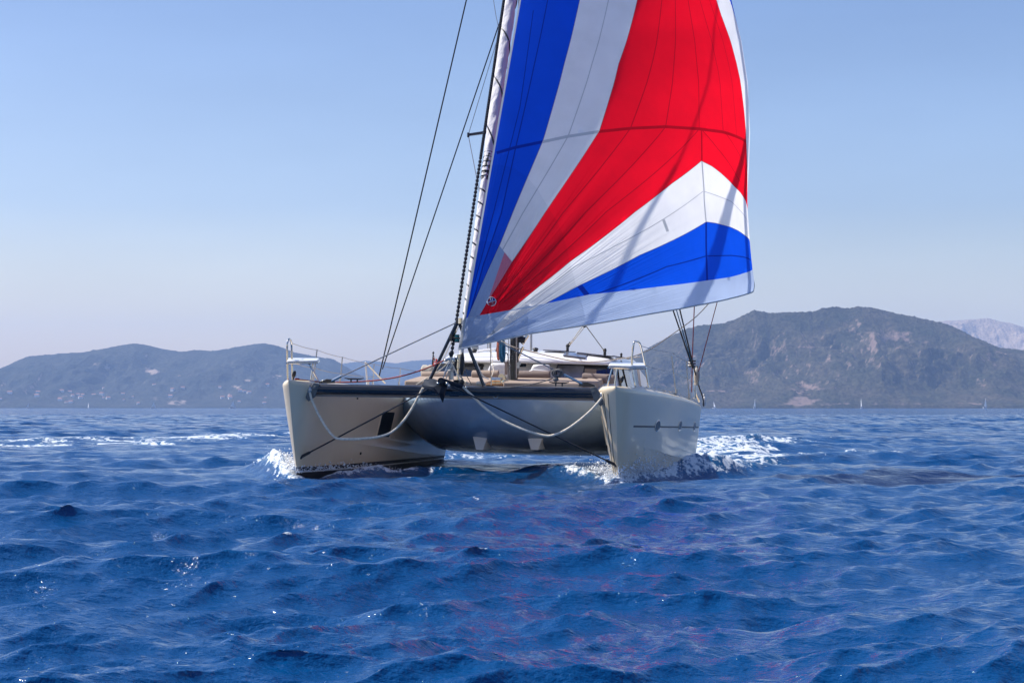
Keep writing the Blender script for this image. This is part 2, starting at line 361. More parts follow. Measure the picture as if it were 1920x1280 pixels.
HILLS = {}
def make_hill(name, label, prof, D, depth, mat, seed, rough=.10, spur=.3, bare=None, nx=760, ny=130, bush=2.4):
    """prof: skyline as (photo x, photo y); D: distance of the shore; depth: from shore to ridge."""
    prof = np.array(prof, float); Dr = D + depth
    xs_ = (prof[:, 0] - 960) / FPX * Dr; hs = (764 - prof[:, 1]) / FPX * Dr + EYE_H
    x = np.linspace(xs_[0], xs_[-1], nx); H = np.interp(x, xs_, hs)
    H = np.convolve(np.pad(H, 4, mode='edge'), np.hanning(11)[1:-1] / np.hanning(11).sum(), 'valid')
    H = H + np.clip(H - 20, 0, 60) * .03 * fbm(x / 35., x * 0, 5, seed)
    tf = np.concatenate([np.linspace(-.02, 1, ny), np.linspace(1.04, 1.8, 16)])
    X, T = np.meshgrid(x, tf, indexing='xy')
    Hh = np.broadcast_to(H, X.shape)
    base = np.where(T <= 1, np.clip(T, 0, 1) ** .78, np.clip(1 - ((T - 1) / .8) ** 1.4, 0, 1))
    mid = np.where(T < 1, np.sin(np.pi * np.clip(T, 0, 1)), 0)
    Y = D + T * depth
    sp = np.abs(fbm(X / 190. + 3, T * 1.3 + seed, 5, seed)) * 2
    z = Hh * (base - mid * spur * sp * .6) + mid * rough * Hh * fbm(X / 60., Y / 60., 6, seed + 20)
    z = z + bush * (np.abs(fbm(X / (bush * 3.2), Y / (bush * 3.2), 4, seed + 33)) * 2.2 - .3) * np.clip(T * 8, 0, 1)
    z = np.where(T < 0, -6.0, z)
    z = np.where((T >= 0) & (T < .02), np.maximum(z, 2.0 + 5 * (fbm(X / 40., X * 0, 4, seed + 4) + .5)), z)
    Y = Y + mid * depth * .35 * fbm(X / 260., T * 1.0, 4, seed + 40)
    co = np.stack([X.ravel(), Y.ravel(), z.ravel()], 1)
    o = mesh_np(name, co, grid_quads(*X.shape), mat)
    # rock where steep, plus the given scars (photo x, photo y, half width, half height in photo pixels)
    gz = np.abs(np.gradient(z, axis=1)) / (x[1] - x[0]) + 0.0
    br = np.clip((gz - .55) * .5, 0, .28) + np.clip(fbm(X / 110., Y / 110., 5, seed + 60), 0, 1) * .16 * np.clip(base * 1.5 - .3, 0, 1)
    pxx = 960 + X / Y * FPX; pyy = 764 - (z - EYE_H) / Y * FPX
    for (cx, cy, wx, wy, am) in (bare or []):
        u = (pxx - cx) / wx; v = (pyy - cy) / wy
        br = br + am * np.exp(-(u * u + v * v) ** 1.2) * np.clip(.75 + 2.4 * fbm(X / 22. + cx, Y / 22. + z / 14., 5, seed + 90), 0, 1.5)
    a = o.data.attributes.new('bare', 'FLOAT', 'POINT'); a.data.foreach_set('value', np.clip(br, 0, .6).astype(np.float32).ravel())
    tag(o, label, kind='structure'); HILLS[name] = (X, Y, z, pxx, pyy)
    return o

veg_near = hill_material('maquis_hillside', (.030, .034, .018), (.08, .066, .042), (.24, .17, .14), 0)
veg_far = hill_material('wooded_hillside', (.024, .030, .024), (.05, .05, .038), (.34, .26, .21), 0)
bare_far = hill_material('bare_mountain', (.30, .22, .145), (.38, .29, .20), (.40, .32, .26), 0)

make_hill('wooded_hill', 'long wooded hill with scattered pale houses across the water',
    [(-420, 735), (-300, 722), (-180, 705), (-60, 700), (0, 692), (25, 680), (40, 673), (57, 667), (77, 666), (100, 664), (110, 662), (150, 661), (187, 655), (227, 647), (250, 644), (277, 647),
     (300, 653), (337, 659), (370, 656), (397, 658), (427, 654), (457, 648), (493, 643), (513, 646), (533, 653), (550, 660), (600, 670), (623, 673), (640, 681), (660, 695), (685, 709), (707, 719), (740, 735), (800, 750), (860, 762)],
    6100, 900, veg_far, 3, bare=[(283, 696, 13, 6, .5), (442, 724, 12, 4, .45), (182, 683, 16, 2.5, .4), (200, 690, 8, 4, .4), (332, 754, 16, 5, .5), (330, 705, 10, 3, .3), (140, 742, 50, 10, .16), (310, 748, 60, 6, .15), (520, 705, 8, 3, .4), (465, 713, 14, 3, .35)])
make_hill('far_ridge', 'pale blue far ridge seen behind the yacht',
    [(560, 700), (620, 684), (645, 681), (687, 676), (715, 678), (742, 681), (775, 676), (807, 674), (840, 676), (900, 684), (1000, 690), (1100, 688), (1200, 680), (1300, 690)],
    9500, 900, veg_far, 8)
make_hill('steep_hill', 'large scrubby hill with rock outcrops and a sea cliff',
    [(1040, 756), (1090, 738), (1140, 708), (1180, 678), (1207, 658), (1222, 649), (1250, 634), (1286, 617), (1324, 609), (1361, 606), (1385, 596), (1402, 587), (1416, 582), (1440, 586), (1492, 585), (1522, 584), (1545, 577), (1575, 575),
     (1594, 579), (1607, 575), (1639, 577), (1680, 587), (1721, 594), (1744, 600), (1774, 607), (1800, 619), (1837, 637), (1875, 652), (1920, 656), (1990, 664), (2080, 690), (2200, 700), (2350, 725), (2500, 757)],
    4300, 560, veg_near, 12, rough=.16, spur=.36,
    bare=[(1515, 738, 40, 24, .34), (1500, 756, 22, 8, .22), (1632, 640, 14, 26, .22), (1700, 632, 55, 16, .26), (1600, 612, 30, 14, .2), (1880, 664, 20, 8, .3), (1350, 733, 28, 2.2, .5), (1250, 722, 20, 3, .45), (1480, 651, 70, 1.6, .35), (1420, 622, 60, 5, .15), (1680, 590, 50, 4, .2), (1550, 757, 120, 3, .3), (1780, 757, 90, 2.5, .3), (1300, 668, 10, 3, .35)], nx=1000, ny=210, bush=2.4)
make_hill('bare_mountain', 'distant bare rocky mountain above the right end of the hill',
    [(1640, 640), (1720, 612), (1762, 602), (1800, 600), (1834, 598), (1852, 596), (1875, 602), (1897, 606), (1920, 613), (1980, 626), (2100, 640), (2250, 660)],
    9300, 1200, bare_far, 21, rough=.2, spur=.5)

# ------------------------------------------------------------------ haze
def make_haze():
    mb = MB(); mb.box((0, 5500, 249), (17000, 13000, 520))
    m = bpy.data.materials.new('haze_air'); m.use_nodes = True; nt = m.node_tree
    nt.nodes.remove(nt.nodes['Principled BSDF'])
    v = nt.nodes.new('ShaderNodeVolumePrincipled'); v.inputs['Color'].default_value = (.47, .66, 1.0, 1)
    v.inputs['Density'].default_value = HAZE; v.inputs['Anisotropy'].default_value = .1
    nt.links.new(v.outputs[0], nt.nodes['Material Output'].inputs['Volume'])
    o = mb.build('haze', m); tag(o, kind='stuff')
HAZE = 7.2e-5
make_haze()
# ------------------------------------------------------------------ materials of the boats
def gelcoat_material():
    m, nt, b, out = nodemat('warm_grey_gelcoat'); L = nt.links
    tc = N(nt, 'ShaderNodeTexCoord'); no = N(nt, 'ShaderNodeTexNoise', i_Scale=.8, i_Detail=7.0); L.new(tc.outputs['Object'], no.inputs['Vector'])
    mp = N(nt, 'ShaderNodeMapping'); mp.inputs['Scale'].default_value = (5, 5, .5); L.new(tc.outputs['Object'], mp.inputs['Vector'])
    n2 = N(nt, 'ShaderNodeTexNoise', i_Scale=1.6, i_Detail=5.0); L.new(mp.outputs[0], n2.inputs['Vector'])
    cr = N(nt, 'ShaderNodeMix', data_type='RGBA'); cr.inputs[6].default_value = (.74, .60, .40, 1); cr.inputs[7].default_value = (.80, .66, .455, 1); L.new(no.outputs[0], cr.inputs[0])
    r = N(nt, 'ShaderNodeMapRange'); r.inputs[1].default_value = .55; r.inputs[2].default_value = .8; r.inputs[3].default_value = 0; r.inputs[4].default_value = .25; L.new(n2.outputs[0], r.inputs[0])
    c2 = N(nt, 'ShaderNodeMix', data_type='RGBA'); L.new(r.outputs[0], c2.inputs[0]); L.new(cr.outputs[2], c2.inputs[6]); c2.inputs[7].default_value = (.60, .48, .32, 1)
    L.new(c2.outputs[2], b.inputs['Base Color']); b.inputs['Roughness'].default_value = .4
    b.inputs['Coat Weight'].default_value = .4; b.inputs['Coat Roughness'].default_value = .1
    # long fairing waves of a hand-laid hull
    n3 = N(nt, 'ShaderNodeTexNoise', i_Scale=1.1, i_Detail=1.0); L.new(tc.outputs['Object'], n3.inputs['Vector'])
    bu = N(nt, 'ShaderNodeBump', i_Strength=.35, i_Distance=.03); L.new(n3.outputs[0], bu.inputs['Height']); L.new(bu.outputs[0], b.inputs['Normal']); L.new(bu.outputs[0], b.inputs['Coat Normal'])
    return m
GEL = gelcoat_material()
WHITE = pm('white_gelcoat', (.80, .79, .77), .3, var=.06, coat=.4)
ANTIFOUL = pm('black_antifouling', (.012, .012, .014), .6)
LINEW = pm('white_boot_stripe', (.72, .72, .70), .4)
BLACK = pm('black_painted_aluminium', (.011, .012, .017), .25, var=.2, coat=.5)
CARBON = pm('satin_black_fitting', (.014, .014, .016), .42, var=.3)
STEEL = pm('polished_stainless', (.74, .68, .58), .14, 1.0, var=.08)
STEELD = pm('brushed_stainless', (.45, .45, .45), .3, 1.0, var=.2)
GALV = pm('dark_blue_grey_anchor_paint', (.016, .021, .032), .6, 0, var=.4, scale=9)
GLASS = pm('tinted_acrylic_window', (.022, .034, .055), .05, var=.1)
GLASS.node_tree.nodes['Principled BSDF'].inputs['IOR'].default_value = 1.9
GLASSB = pm('grey_blind_behind_window', (.20, .21, .25), .3, var=.35, scale=6, coat=.9)
PTINT = pm('dark_recessed_glass', (.005, .006, .009), .3)
PTINT.node_tree.nodes['Principled BSDF'].inputs['Specular IOR Level'].default_value = .12
DARKF = pm('dark_window_rubber', (.008, .008, .009), .5)
CUSH = pm('taupe_cushion_fabric', (.34, .26, .20), .85, var=.12, bump=.25, bscale=120)
CUSH_SHADE = pm('shade_toned_bolster_fabric', (.20, .155, .135), .85, var=.12, bump=.25, bscale=120)  # darker copy of the cushion cloth: the sail's shade is in the colour
TEAK = pm('teak_decking', (.42, .20, .075), .6, var=.3, scale=9)
ROPE = pm('cream_rope', (.78, .69, .54), .85, var=.25, scale=20, bump=.8, bscale=70)
ROPED = pm('grey_flecked_rope', (.20, .18, .16), .85, var=.6, scale=30)
ROPER = pm('red_rope', (.36, .06, .045), .8, var=.4, scale=25)
ROPEP = pm('wine_red_rope', (.16, .02, .035), .8, var=.4, scale=25)
ROPEB = pm('teal_blue_rope', (.02, .13, .24), .8, var=.5, scale=25)
ROPEO = pm('orange_flecked_rope', (.50, .16, .10), .8, var=.6, scale=25)
WIRE = pm('black_rigging_wire', (.012, .013, .017), .35, .3)
WIREG = pm('steel_lifeline_wire', (.30, .29, .28), .35, .7)
DEEP = pm('sea_reflection_gelcoat', (.33, .45, .58), .22, var=.1, coat=.6)  # plain gelcoat, with the sea's blue reflection put into the base colour
CANVAS = pm('cream_canvas', (.46, .42, .35), .9, var=.3, scale=6, bump=.5, bscale=14)
GREEN = pm('green_spool', (.02, .22, .18), .5)
FENDER = pm('white_fender_vinyl', (.72, .70, .66), .45, var=.1)
FLAGR = pm('red_flag_cloth', (.55, .025, .02), .8); FLAGB = pm('blue_flag_cloth', (.02, .04, .2), .8); FLAGW = pm('white_flag_cloth', (.75, .74, .72), .8)
NET = pm('white_trampoline_cord', (.55, .54, .52), .8)

def sail_material(name, col, trans, layers=1, thread=0.0):
    """Woven cloth: part of the light comes through, less where the cloth is doubled."""
    m, nt, b, out = nodemat(name); L = nt.links; nt.nodes.remove(b)
    tc = N(nt, 'ShaderNodeTexCoord')
    no = N(nt, 'ShaderNodeTexNoise', i_Scale=1.4, i_Detail=8.0, i_Roughness=.6); L.new(tc.outputs['Object'], no.inputs['Vector'])
    r = N(nt, 'ShaderNodeMapRange'); r.inputs[1].default_value = .3; r.inputs[2].default_value = .7; r.inputs[3].default_value = .93; r.inputs[4].default_value = 1.04; L.new(no.outputs[0], r.inputs[0])
    mx = N(nt, 'ShaderNodeMix', data_type='RGBA', blend_type='MULTIPLY'); mx.inputs[0].default_value = 1; mx.inputs[6].default_value = (*col, 1); L.new(r.outputs[0], mx.inputs[7])
    # crinkle of the light cloth: radial creases come from UV (angle round the tack, distance)
    mp = N(nt, 'ShaderNodeMapping'); mp.inputs['Scale'].default_value = (95, 2.2, 1); L.new(tc.outputs['UV'], mp.inputs['Vector'])
    nc = N(nt, 'ShaderNodeTexNoise', i_Scale=1.0, i_Detail=3.0); L.new(mp.outputs[0], nc.inputs['Vector'])
    ncr = N(nt, 'ShaderNodeTexNoise', i_Scale=7.0, i_Detail=5.0); L.new(tc.outputs['Object'], ncr.inputs['Vector'])
    sx = N(nt, 'ShaderNodeSeparateXYZ'); L.new(tc.outputs['UV'], sx.inputs[0])
    fd = N(nt, 'ShaderNodeMapRange'); fd.inputs[1].default_value = .0; fd.inputs[2].default_value = .75; fd.inputs[3].default_value = 1.0; fd.inputs[4].default_value = .0; L.new(sx.outputs[1], fd.inputs[0])
    mul = N(nt, 'ShaderNodeMath', operation='MULTIPLY'); L.new(nc.outputs[0], mul.inputs[0]); L.new(fd.outputs[0], mul.inputs[1])
    m2 = N(nt, 'ShaderNodeMath', operation='MULTIPLY_ADD'); L.new(ncr.outputs[0], m2.inputs[0]); m2.inputs[1].default_value = .035; L.new(mul.outputs[0], m2.inputs[2])
    bu = N(nt, 'ShaderNodeBump', i_Strength=.9, i_Distance=.045); L.new(m2.outputs[0], bu.inputs['Height'])
    d = N(nt, 'ShaderNodeBsdfDiffuse'); t = N(nt, 'ShaderNodeBsdfTranslucent'); g = N(nt, 'ShaderNodeBsdfGlossy'); g.inputs['Roughness'].default_value = .42
    for s in (d, t): L.new(mx.outputs[2], s.inputs['Color']); L.new(bu.outputs[0], s.inputs['Normal'])
    L.new(bu.outputs[0], g.inputs['Normal'])
    a = N(nt, 'ShaderNodeMixShader'); a.inputs[0].default_value = trans ** (1 + .35 * (layers - 1)); L.new(d.outputs[0], a.inputs[1]); L.new(t.outputs[0], a.inputs[2])
    c = N(nt, 'ShaderNodeMixShader'); c.inputs[0].default_value = .012; L.new(a.outputs[0], c.inputs[1]); L.new(g.outputs[0], c.inputs[2])
    L.new(c.outputs[0], out.inputs['Surface'])
    return m
# ------------------------------------------------------------------ gennaker
CB, CW, CR_, CU = (.003, .085, .74), (.90, .89, .89), (.98, .003, .02), (.50, .61, .82)
SAIL_MATS = []; SAIL_IX = {}
for nm, c, t in (('blue', CB, .65), ('white', CW, .68), ('red', CR_, .7), ('ultraviolet_strip', CU, .5), ('pink', (.80, .24, .32), .55), ('bluegrey', (.42, .52, .72), .5), ('seam_blue', (.003, .028, .36), .4), ('seam_white', (.60, .60, .60), .4), ('seam_red', (.62, .003, .014), .45), ('edge_tape', (.66, .66, .64), .2)):
    for ly in (1, 2, 3):
        SAIL_IX[(nm, ly)] = len(SAIL_MATS); SAIL_MATS.append(sail_material(nm + '_sailcloth' if ly == 1 else nm + '_sailcloth_%s' % ('doubled' if ly == 2 else 'tripled'), tuple(v * (1.0 if ly == 1 else .93 if ly == 2 else .86) for v in c), t, ly))
_rxy = np.array([(-1050, 1170), (-700, 1255), (-400, 1316), (-200, 1347), (0, 1371), (78, 1390), (156, 1402), (250, 1406), (312, 1404), (369, 1401), (397, 1402), (456, 1406), (487, 1409), (531, 1414), (560, 1412), (700, 1412)], float)
def s_left(y): return 974 - .1767 * y if y < 600 else 868 - (y - 600) * .164
def s_right(y): return float(np.interp(y, _rxy[:, 0], _rxy[:, 1]))
HEAD_Y = -1000
def s_uv(px, py):                   # photo plan of the sail -> (chord angle, height), the sail's own two parameters
    s = (px - s_left(py)) / (s_right(py) - s_left(py)); s = max(-1, min(1, s))
    return Vector((math.asin(s) / (math.pi / 2) * 540, py))
def sail_point(U, V):
    th = U / 540 * math.pi / 2; s = math.sin(th); l = s_left(V); r = s_right(V)
    px = l + s * (r - l)
    Dl = 39.25 + (650 - V) / 650 * 3.1
    A = max(1.5, 46.4 - Dl) * min(1.0, (r - l) / 420)
    d = Dl + A * ((1 - math.cos(th)) * .75 + .25 * math.sin(min(th, math.pi / 2))) - 0.9 * math.sin(min(th, math.pi / 2)) * (1 - .45 * math.sin(min(th, math.pi / 2)) ** 4) * float(np.interp(V, [-1000, -700, -350, 0, 150, 300, 450, 560, 640], [0, .35, .8, 1, .97, .82, .5, .2, 0]))
    # tension creases running out of the tack, and fullness between the seams
    dx, dy = px - 860, 655 - V; rad = math.hypot(dx, dy) + 1e-6; an = math.atan2(dx, dy)
    d += .035 * math.sin(an * 46 + 2 * math.sin(an * 9)) * math.exp(-rad / 210.0) * min(1, rad / 60)
    d += .02 * math.sin(an * 19 + 1.0) * math.exp(-((rad - 330) / 260.0) ** 2)
    return at(px, V, d)

BW = [(1087, 0), (1058, 120), (1018, 264), (990, 330), (962, 397), (937, 459), (910, 518), (877, 595)]         # blue | white
WR = [(1195, 0), (1160, 120), (1124, 245), (1072, 325), (1021, 400), (960, 491), (925, 548), (899, 591)]         # white | red
RW = [(957, 581), (1012, 536), (1068, 491), (1190, 398), (1260, 344), (1315, 302)]                              # red | white below
RWr = [(1315, 302), (1335, 312), (1352, 325), (1365, 337), (1377, 350), (1389, 362), (1398, 377), (1402, 397)]
RT = [(1343, 0), (1352, 28), (1368, 72), (1381, 119), (1390, 165), (1395.5, 210), (1399, 260), (1401, 312), (1401.2, 360), (1402, 397)]   # red | white on the leech
WB = [(1023, 569), (1090, 533), (1200, 478), (1324, 416)]
WBr = [(1324, 416), (1340, 418), (1356, 422), (1370, 426), (1383, 432), (1396, 441), (1406, 453)]
UV_ = [(871, 597), (899, 591), (957, 581), (1023, 569), (1106, 552), (1231, 538), (1324, 526), (1371, 519), (1395, 512), (1410, 506)]
FOOT = [(859, 655), (902, 645), (996, 625), (1109, 608), (1215, 589), (1309, 572), (1371, 559), (1397, 552)]
LT = [(1368, 0), (1377, 28), (1387, 62), (1392, 78)]
def ext(p, q): return [p, q]
HX = (1153, HEAD_Y)
P_ = lambda pts: [s_uv(*p) for p in pts]
big = 660
polys = []      # (cloth, polygon in the sail's parameters), later ones lie over earlier ones
def poly(c, pts): polys.append((c, pts))
uvtop = s_uv(*HX)
poly('white', [Vector((-5, HEAD_Y - 5)), Vector((big, HEAD_Y - 5)), Vector((big, 700)), Vector((-5, 700))])
tackpt = (859, 655)
poly('blue', [Vector((-5, HEAD_Y)), Vector((140, HEAD_Y))] + P_(BW) + P_([tackpt]) + [Vector((-5, 655))])
poly('red', [Vector((235, HEAD_Y)), Vector((385, HEAD_Y))] + P_(RT) + P_(RWr)[::-1] + P_(RW)[::-1] + P_(WR)[::-1])
poly('white', P_([tackpt] + RW + RWr) + [Vector((big, 397)), Vector((big, 453))] + P_(WBr)[::-1] + P_(WB)[::-1])
poly('blue', P_(WB + WBr) + [Vector((big, 453)), Vector((big, 506))] + P_(UV_)[::-1][1:7])
poly('blue', [Vector((455, HEAD_Y)), Vector((big, HEAD_Y)), Vector((big, 150)), Vector((575, 150))] + P_(LT)[::-1])
# translucent overlaps near the tack
poly('bluegrey', P_([(877, 595), (910, 518), (937, 461), (946, 473), (933, 510), (915, 563), (899, 591)]))
poly('pink', P_([(946, 473), (960, 491), (925, 548), (907, 578), (899, 591), (915, 563), (933, 510)]))
poly('ultraviolet_strip', P_([(858, 600)] + UV_) + [Vector((big, 505)), Vector((big, 705)), Vector((-5, 705))])
poly('white', P_([(905, 640), (957, 583), (1012, 572), (960, 604)]))
# edge tape along the luff
poly('edge_tape', [Vector((-5, HEAD_Y)), Vector((3.5, HEAD_Y)), Vector((2.5, 300)), Vector((3.5, 660)), Vector((-5, 660))])

def strip(pts, w):                  # a seam: a narrow strip along a polyline in the parameters
    pts = [Vector(p) for p in pts]; a = []; b = []
    for i, p in enumerate(pts):
        t = (pts[min(i + 1, len(pts) - 1)] - pts[max(i - 1, 0)]).normalized(); n = Vector((-t.y, t.x)) * w / 2
        a.append(p + n); b.append(p - n)
    return a + b[::-1]
seams = []
def seam(pts, w=1.5): seams.append(strip(P_(pts), w))
TB = [(931, 287), (965, 277), (1018, 266), (1065, 256), (1123, 247), (1181, 241), (1246, 238), (1310, 242), (1356, 248), (1399, 266)]
seam(TB, 5.5)
arc1 = [(940, 309), (965, 316), (987, 331), (1009, 356), (1027, 387), (1043, 412), (1056, 441), (1065, 475), (1071, 500), (1080, 534), (1090, 566), (1096, 590), (1098, 608)]
arc2 = [(905, 452), (920, 452), (937, 461), (960, 489), (974, 516), (984, 550), (989, 590), (990, 626)]
seam([(1315, 242), (1316, 302)], 3); seam([(1316, 302), (1320, 358), (1324, 416)], 3); seam([(1324, 416), (1326, 526)], 4)
seam([(1241, 0), (1225, 110), (1182, 241), (1055, 400), (925, 570)]); seam([(1266, 0), (1262, 140), (1248, 238), (1096, 400), (935, 568)])
seam([(1290, 0), (1307, 125), (1311, 242), (1137, 397), (945, 566)]); seam([(1312, 0), (1346, 131), (1356, 247)], 1.3); seam([(1330, 0), (1366, 120), (1381, 255)], 1.3)
seam([(1027, 0), (1000, 130), (968, 272), (940, 400), (905, 500), (872, 620)]); seam([(1141, 0), (1110, 120), (1065, 256), (980, 400), (930, 490), (885, 600)], 1.6)
seam([(1318, 359), (1152, 462), (1077, 500), (985, 568)], 1.5); seam([(1320, 359), (1371, 378), (1385, 392), (1402, 416)], 1.5)
seam([(1324, 480), (1250, 500), (1115, 552)], 2.0); seam([(1324, 480), (1371, 479), (1395, 482), (1408, 488)], 2.0)
seam([(1316, 244), (1345, 278), (1381, 330), (1400, 372)], 1.3); seam([(1362, 252), (1385, 288), (1400, 330)], 1.2)
seam([(1000, 20), (975, 200), (950, 300), (925, 400), (890, 530)], 1.2)
seam([(1087, 536), (1101, 553)], 7); seam([(1244, 412), (1252, 434)], 5)
for q in (BW, WR, RW, RWr, RT, WB, WBr): seam(q, 1.4)
seam([(870, 640), (1000, 605), (1109, 590), (1230, 573), (1330, 556), (1390, 545)], 1.6)
seam([(1085, 555), (1094, 612)], 5); seam([(1231, 538), (1238, 585)], 4); seam([(1326, 526), (1328, 568)], 3.5); seam([(915, 585), (930, 640)], 3)
reinf1 = P_(arc1) + P_([(1000, 640), (859, 660)]) + [Vector((-6, 655)), Vector((-6, 310))]
reinf2 = P_(arc2) + P_([(990, 640), (859, 660)]) + [Vector((-6, 655)), Vector((-6, 452))]

def foot_v(U):                      # lower edge as a height, per chord angle
    us = [s_uv(*p) for p in FOOT]
    return float(np.interp(U, [p.x for p in us] + [520, 540, 565, 660], [p.y for p in us] + [546, 536, 527, 520]))
def inside(p, pg):
    c = False; j = len(pg) - 1
    for i in range(len(pg)):
        a, b = pg[i], pg[j]
        if (a.y > p.y) != (b.y > p.y) and p.x < (b.x - a.x) * (p.y - a.y) / (b.y - a.y) + a.x: c = not c
        j = i
    return c
def build_sail():
    UM = 618                        # the leech turns a little past square to us
    foot_pts = [Vector((U, foot_v(U))) for U in np.linspace(0, UM, 90)]
    border = [Vector((0, HEAD_Y))] + [Vector((0, y)) for y in range(-900, 650, 30)] + foot_pts + [Vector((UM, y)) for y in range(520, -1000, -40)] + [Vector((UM, HEAD_Y))]
    vs = list(border); es = [(i, (i + 1) % len(border)) for i in range(len(border))]
    def addline(pts, closed):
        # cut long edges so that they follow the curved cloth, and keep them inside the outline
        out = []
        n = len(pts)
        for i in range(n if closed else n - 1):
            a, b = pts[i], pts[(i + 1) % n]; k = max(1, int((b - a).length / 14))
            for j in range(k): out.append(a.lerp(b, j / k))
        if not closed: out.append(pts[-1])
        base = len(vs); vs.extend(out)
        for i in range(len(out) if closed else len(out) - 1): es.append((base + i, base + (i + 1) % len(out)))
    for c, pg in polys[1:]: addline([Vector((min(max(p.x, -2), UM + 4), p.y)) for p in pg], True)
    for pg in seams: addline([Vector((min(max(p.x, -2), UM + 4), p.y)) for p in pg], True)
    for pg in (reinf1, reinf2): addline([Vector((min(max(p.x, -2), UM + 4), p.y)) for p in pg], True)
    for V in np.arange(HEAD_Y + 8, 655, 9.0):
        st = 9 if V > -60 else 22
        for U in np.arange(4, UM, st):
            if V < foot_v(U) - 3: vs.append(Vector((U + ((V // 9) % 2) * 3, V)))
    r = delaunay_2d_cdt(vs, es, [], 0, 1e-3)
    ov, of = r[0], r[2]
    outl = border
    bbs = [(c, pg, min(p.x for p in pg), max(p.x for p in pg), min(p.y for p in pg), max(p.y for p in pg)) for c, pg in polys]
    sbb = [(pg, min(p.x for p in pg), max(p.x for p in pg), min(p.y for p in pg), max(p.y for p in pg)) for pg in seams]
    faces = []; mi = []
    for f in of:
        c = sum((ov[i] for i in f), Vector((0, 0))) / len(f)
        if not (0 <= c.x <= UM and HEAD_Y <= c.y <= foot_v(c.x)): continue
        col = 'white'
        for cn, pg, x0, x1, y0, y1 in bbs:
            if x0 <= c.x <= x1 and y0 <= c.y <= y1 and inside(c, pg): col = cn
        ly = 1 + (c.y > 280 and inside(c, reinf1)) + (c.y > 430 and inside(c, reinf2))
        for pg, x0, x1, y0, y1 in sbb:
            if x0 <= c.x <= x1 and y0 <= c.y <= y1 and inside(c, pg):
                col = {'blue': 'seam_blue', 'red': 'seam_red'}.get(col, 'seam_white' if col not in ('ultraviolet_strip', 'bluegrey', 'pink', 'edge_tape') else col); break
        faces.append(tuple(f)); mi.append(SAIL_IX[(col, ly)])
    used = sorted({i for f in faces for i in f}); ix = {v: k for k, v in enumerate(used)}
    P3 = [sail_point(ov[i].x, ov[i].y) for i in used]
    base = sail_point(0, 655)
    me = bpy.data.meshes.new('gennaker_sail'); me.from_pydata([tuple(p - base) for p in P3], [], [tuple(ix[i] for i in f) for f in faces])
    for m in SAIL_MATS: me.materials.append(m)
    me.polygons.foreach_set('material_index', mi); me.polygons.foreach_set('use_smooth', [True] * len(mi))
    uv = me.uv_layers.new(name='cloth')
    q = np.zeros((len(me.loops), 2))
    for li, lp in enumerate(me.loops):
        o = ov[used[lp.vertex_index]]; s = math.sin(o.x / 540 * math.pi / 2); px = s_left(o.y) + s * (s_right(o.y) - s_left(o.y))
        dx, dy = px - 858, 658 - o.y; q[li] = (math.atan2(dx, dy + 12), math.hypot(dx, dy) / 700)
    uv.data.foreach_set('uv', q.ravel())
    o = bpy.data.objects.new('gennaker_sail', me); link(o); o.location = base
    tag(o, 'big red, white and blue gennaker filled with wind above the bows', 'sail')
    # bound edges of the foot and leech
    mb = MB(); mb.tube([sail_point(p.x, p.y) - base for p in foot_pts], .018, 6)
    mb.tube([sail_point(UM, y) - base for y in range(530, -1000, -40)], .015, 6)
    mb.build('edge_binding', SAIL_MATS[SAIL_IX[('edge_tape', 1)]], o)
    # round sailmaker's patch near the tack
    c0 = s_uv(921, 565); def_n = lambda x, y: sail_point(s_uv(x, y).x, s_uv(x, y).y)
    p0 = def_n(921, 565); ux = (def_n(925, 565) - p0).normalized(); uy = (def_n(921, 561) - p0); uy = (uy - ux * uy.dot(ux)).normalized(); nn = ux.cross(uy).normalized()
    if nn.y > 0: nn = -nn
    rad = .088; tl = .30; wht = pm('emblem_white', (.8, .79, .78), .7); ebl = pm('emblem_blue', (.006, .05, .26), .7); erd = pm('emblem_red', (.5, .006, .02), .7)
    def pt(a, b, h): return def_n(921 + a * 94, 565 - b * 94) - base + nn * (.014 + h)
    mb = MB(); n = 32
    for k0, k1, mi_ in ((0, n // 2, 0), (n // 2, n, 1)):
        ring = [pt(math.cos(2 * math.pi * k / n + tl) * rad, math.sin(2 * math.pi * k / n + tl) * rad, 0) for k in range(k0, k1 + 1)]
        mb.add(ring, [tuple(range(len(ring)))], mi_)
    em = mb.build('round_emblem', [ebl, erd], o, normals=False)
    mb = MB(); mb.tube([pt(math.cos(2 * math.pi * k / n) * rad, math.sin(2 * math.pi * k / n) * rad, .003) for k in range(n + 1)], .007, 6)
    mb.tube([pt(-math.cos(tl) * rad, -math.sin(tl) * rad, .003), pt(math.cos(tl) * rad, math.sin(tl) * rad, .003)], .005, 6)
    mb.build('emblem_ring', wht, em)
    for ch, a, b in (('U', -.012, .038), ('S', .012, -.040)):
        cu = bpy.data.curves.new('emblem_letter', 'FONT'); cu.body = ch; cu.size = .085; cu.extrude = .002; cu.align_x = 'CENTER'; cu.align_y = 'CENTER'; cu.materials.append(wht)
        to = bpy.data.objects.new('letter_outline', cu); link(to); bpy.context.view_layer.update()
        lm = bpy.data.meshes.new_from_object(to); bpy.data.objects.remove(to)
        lo = bpy.data.objects.new('emblem_letter', lm); link(lo); lo.parent = em
        mt = Matrix((ux, uy, ux.cross(uy))).transposed().to_4x4(); mt.translation = pt(a, b, .022); lo.matrix_local = mt
    return o
SAIL = build_sail()
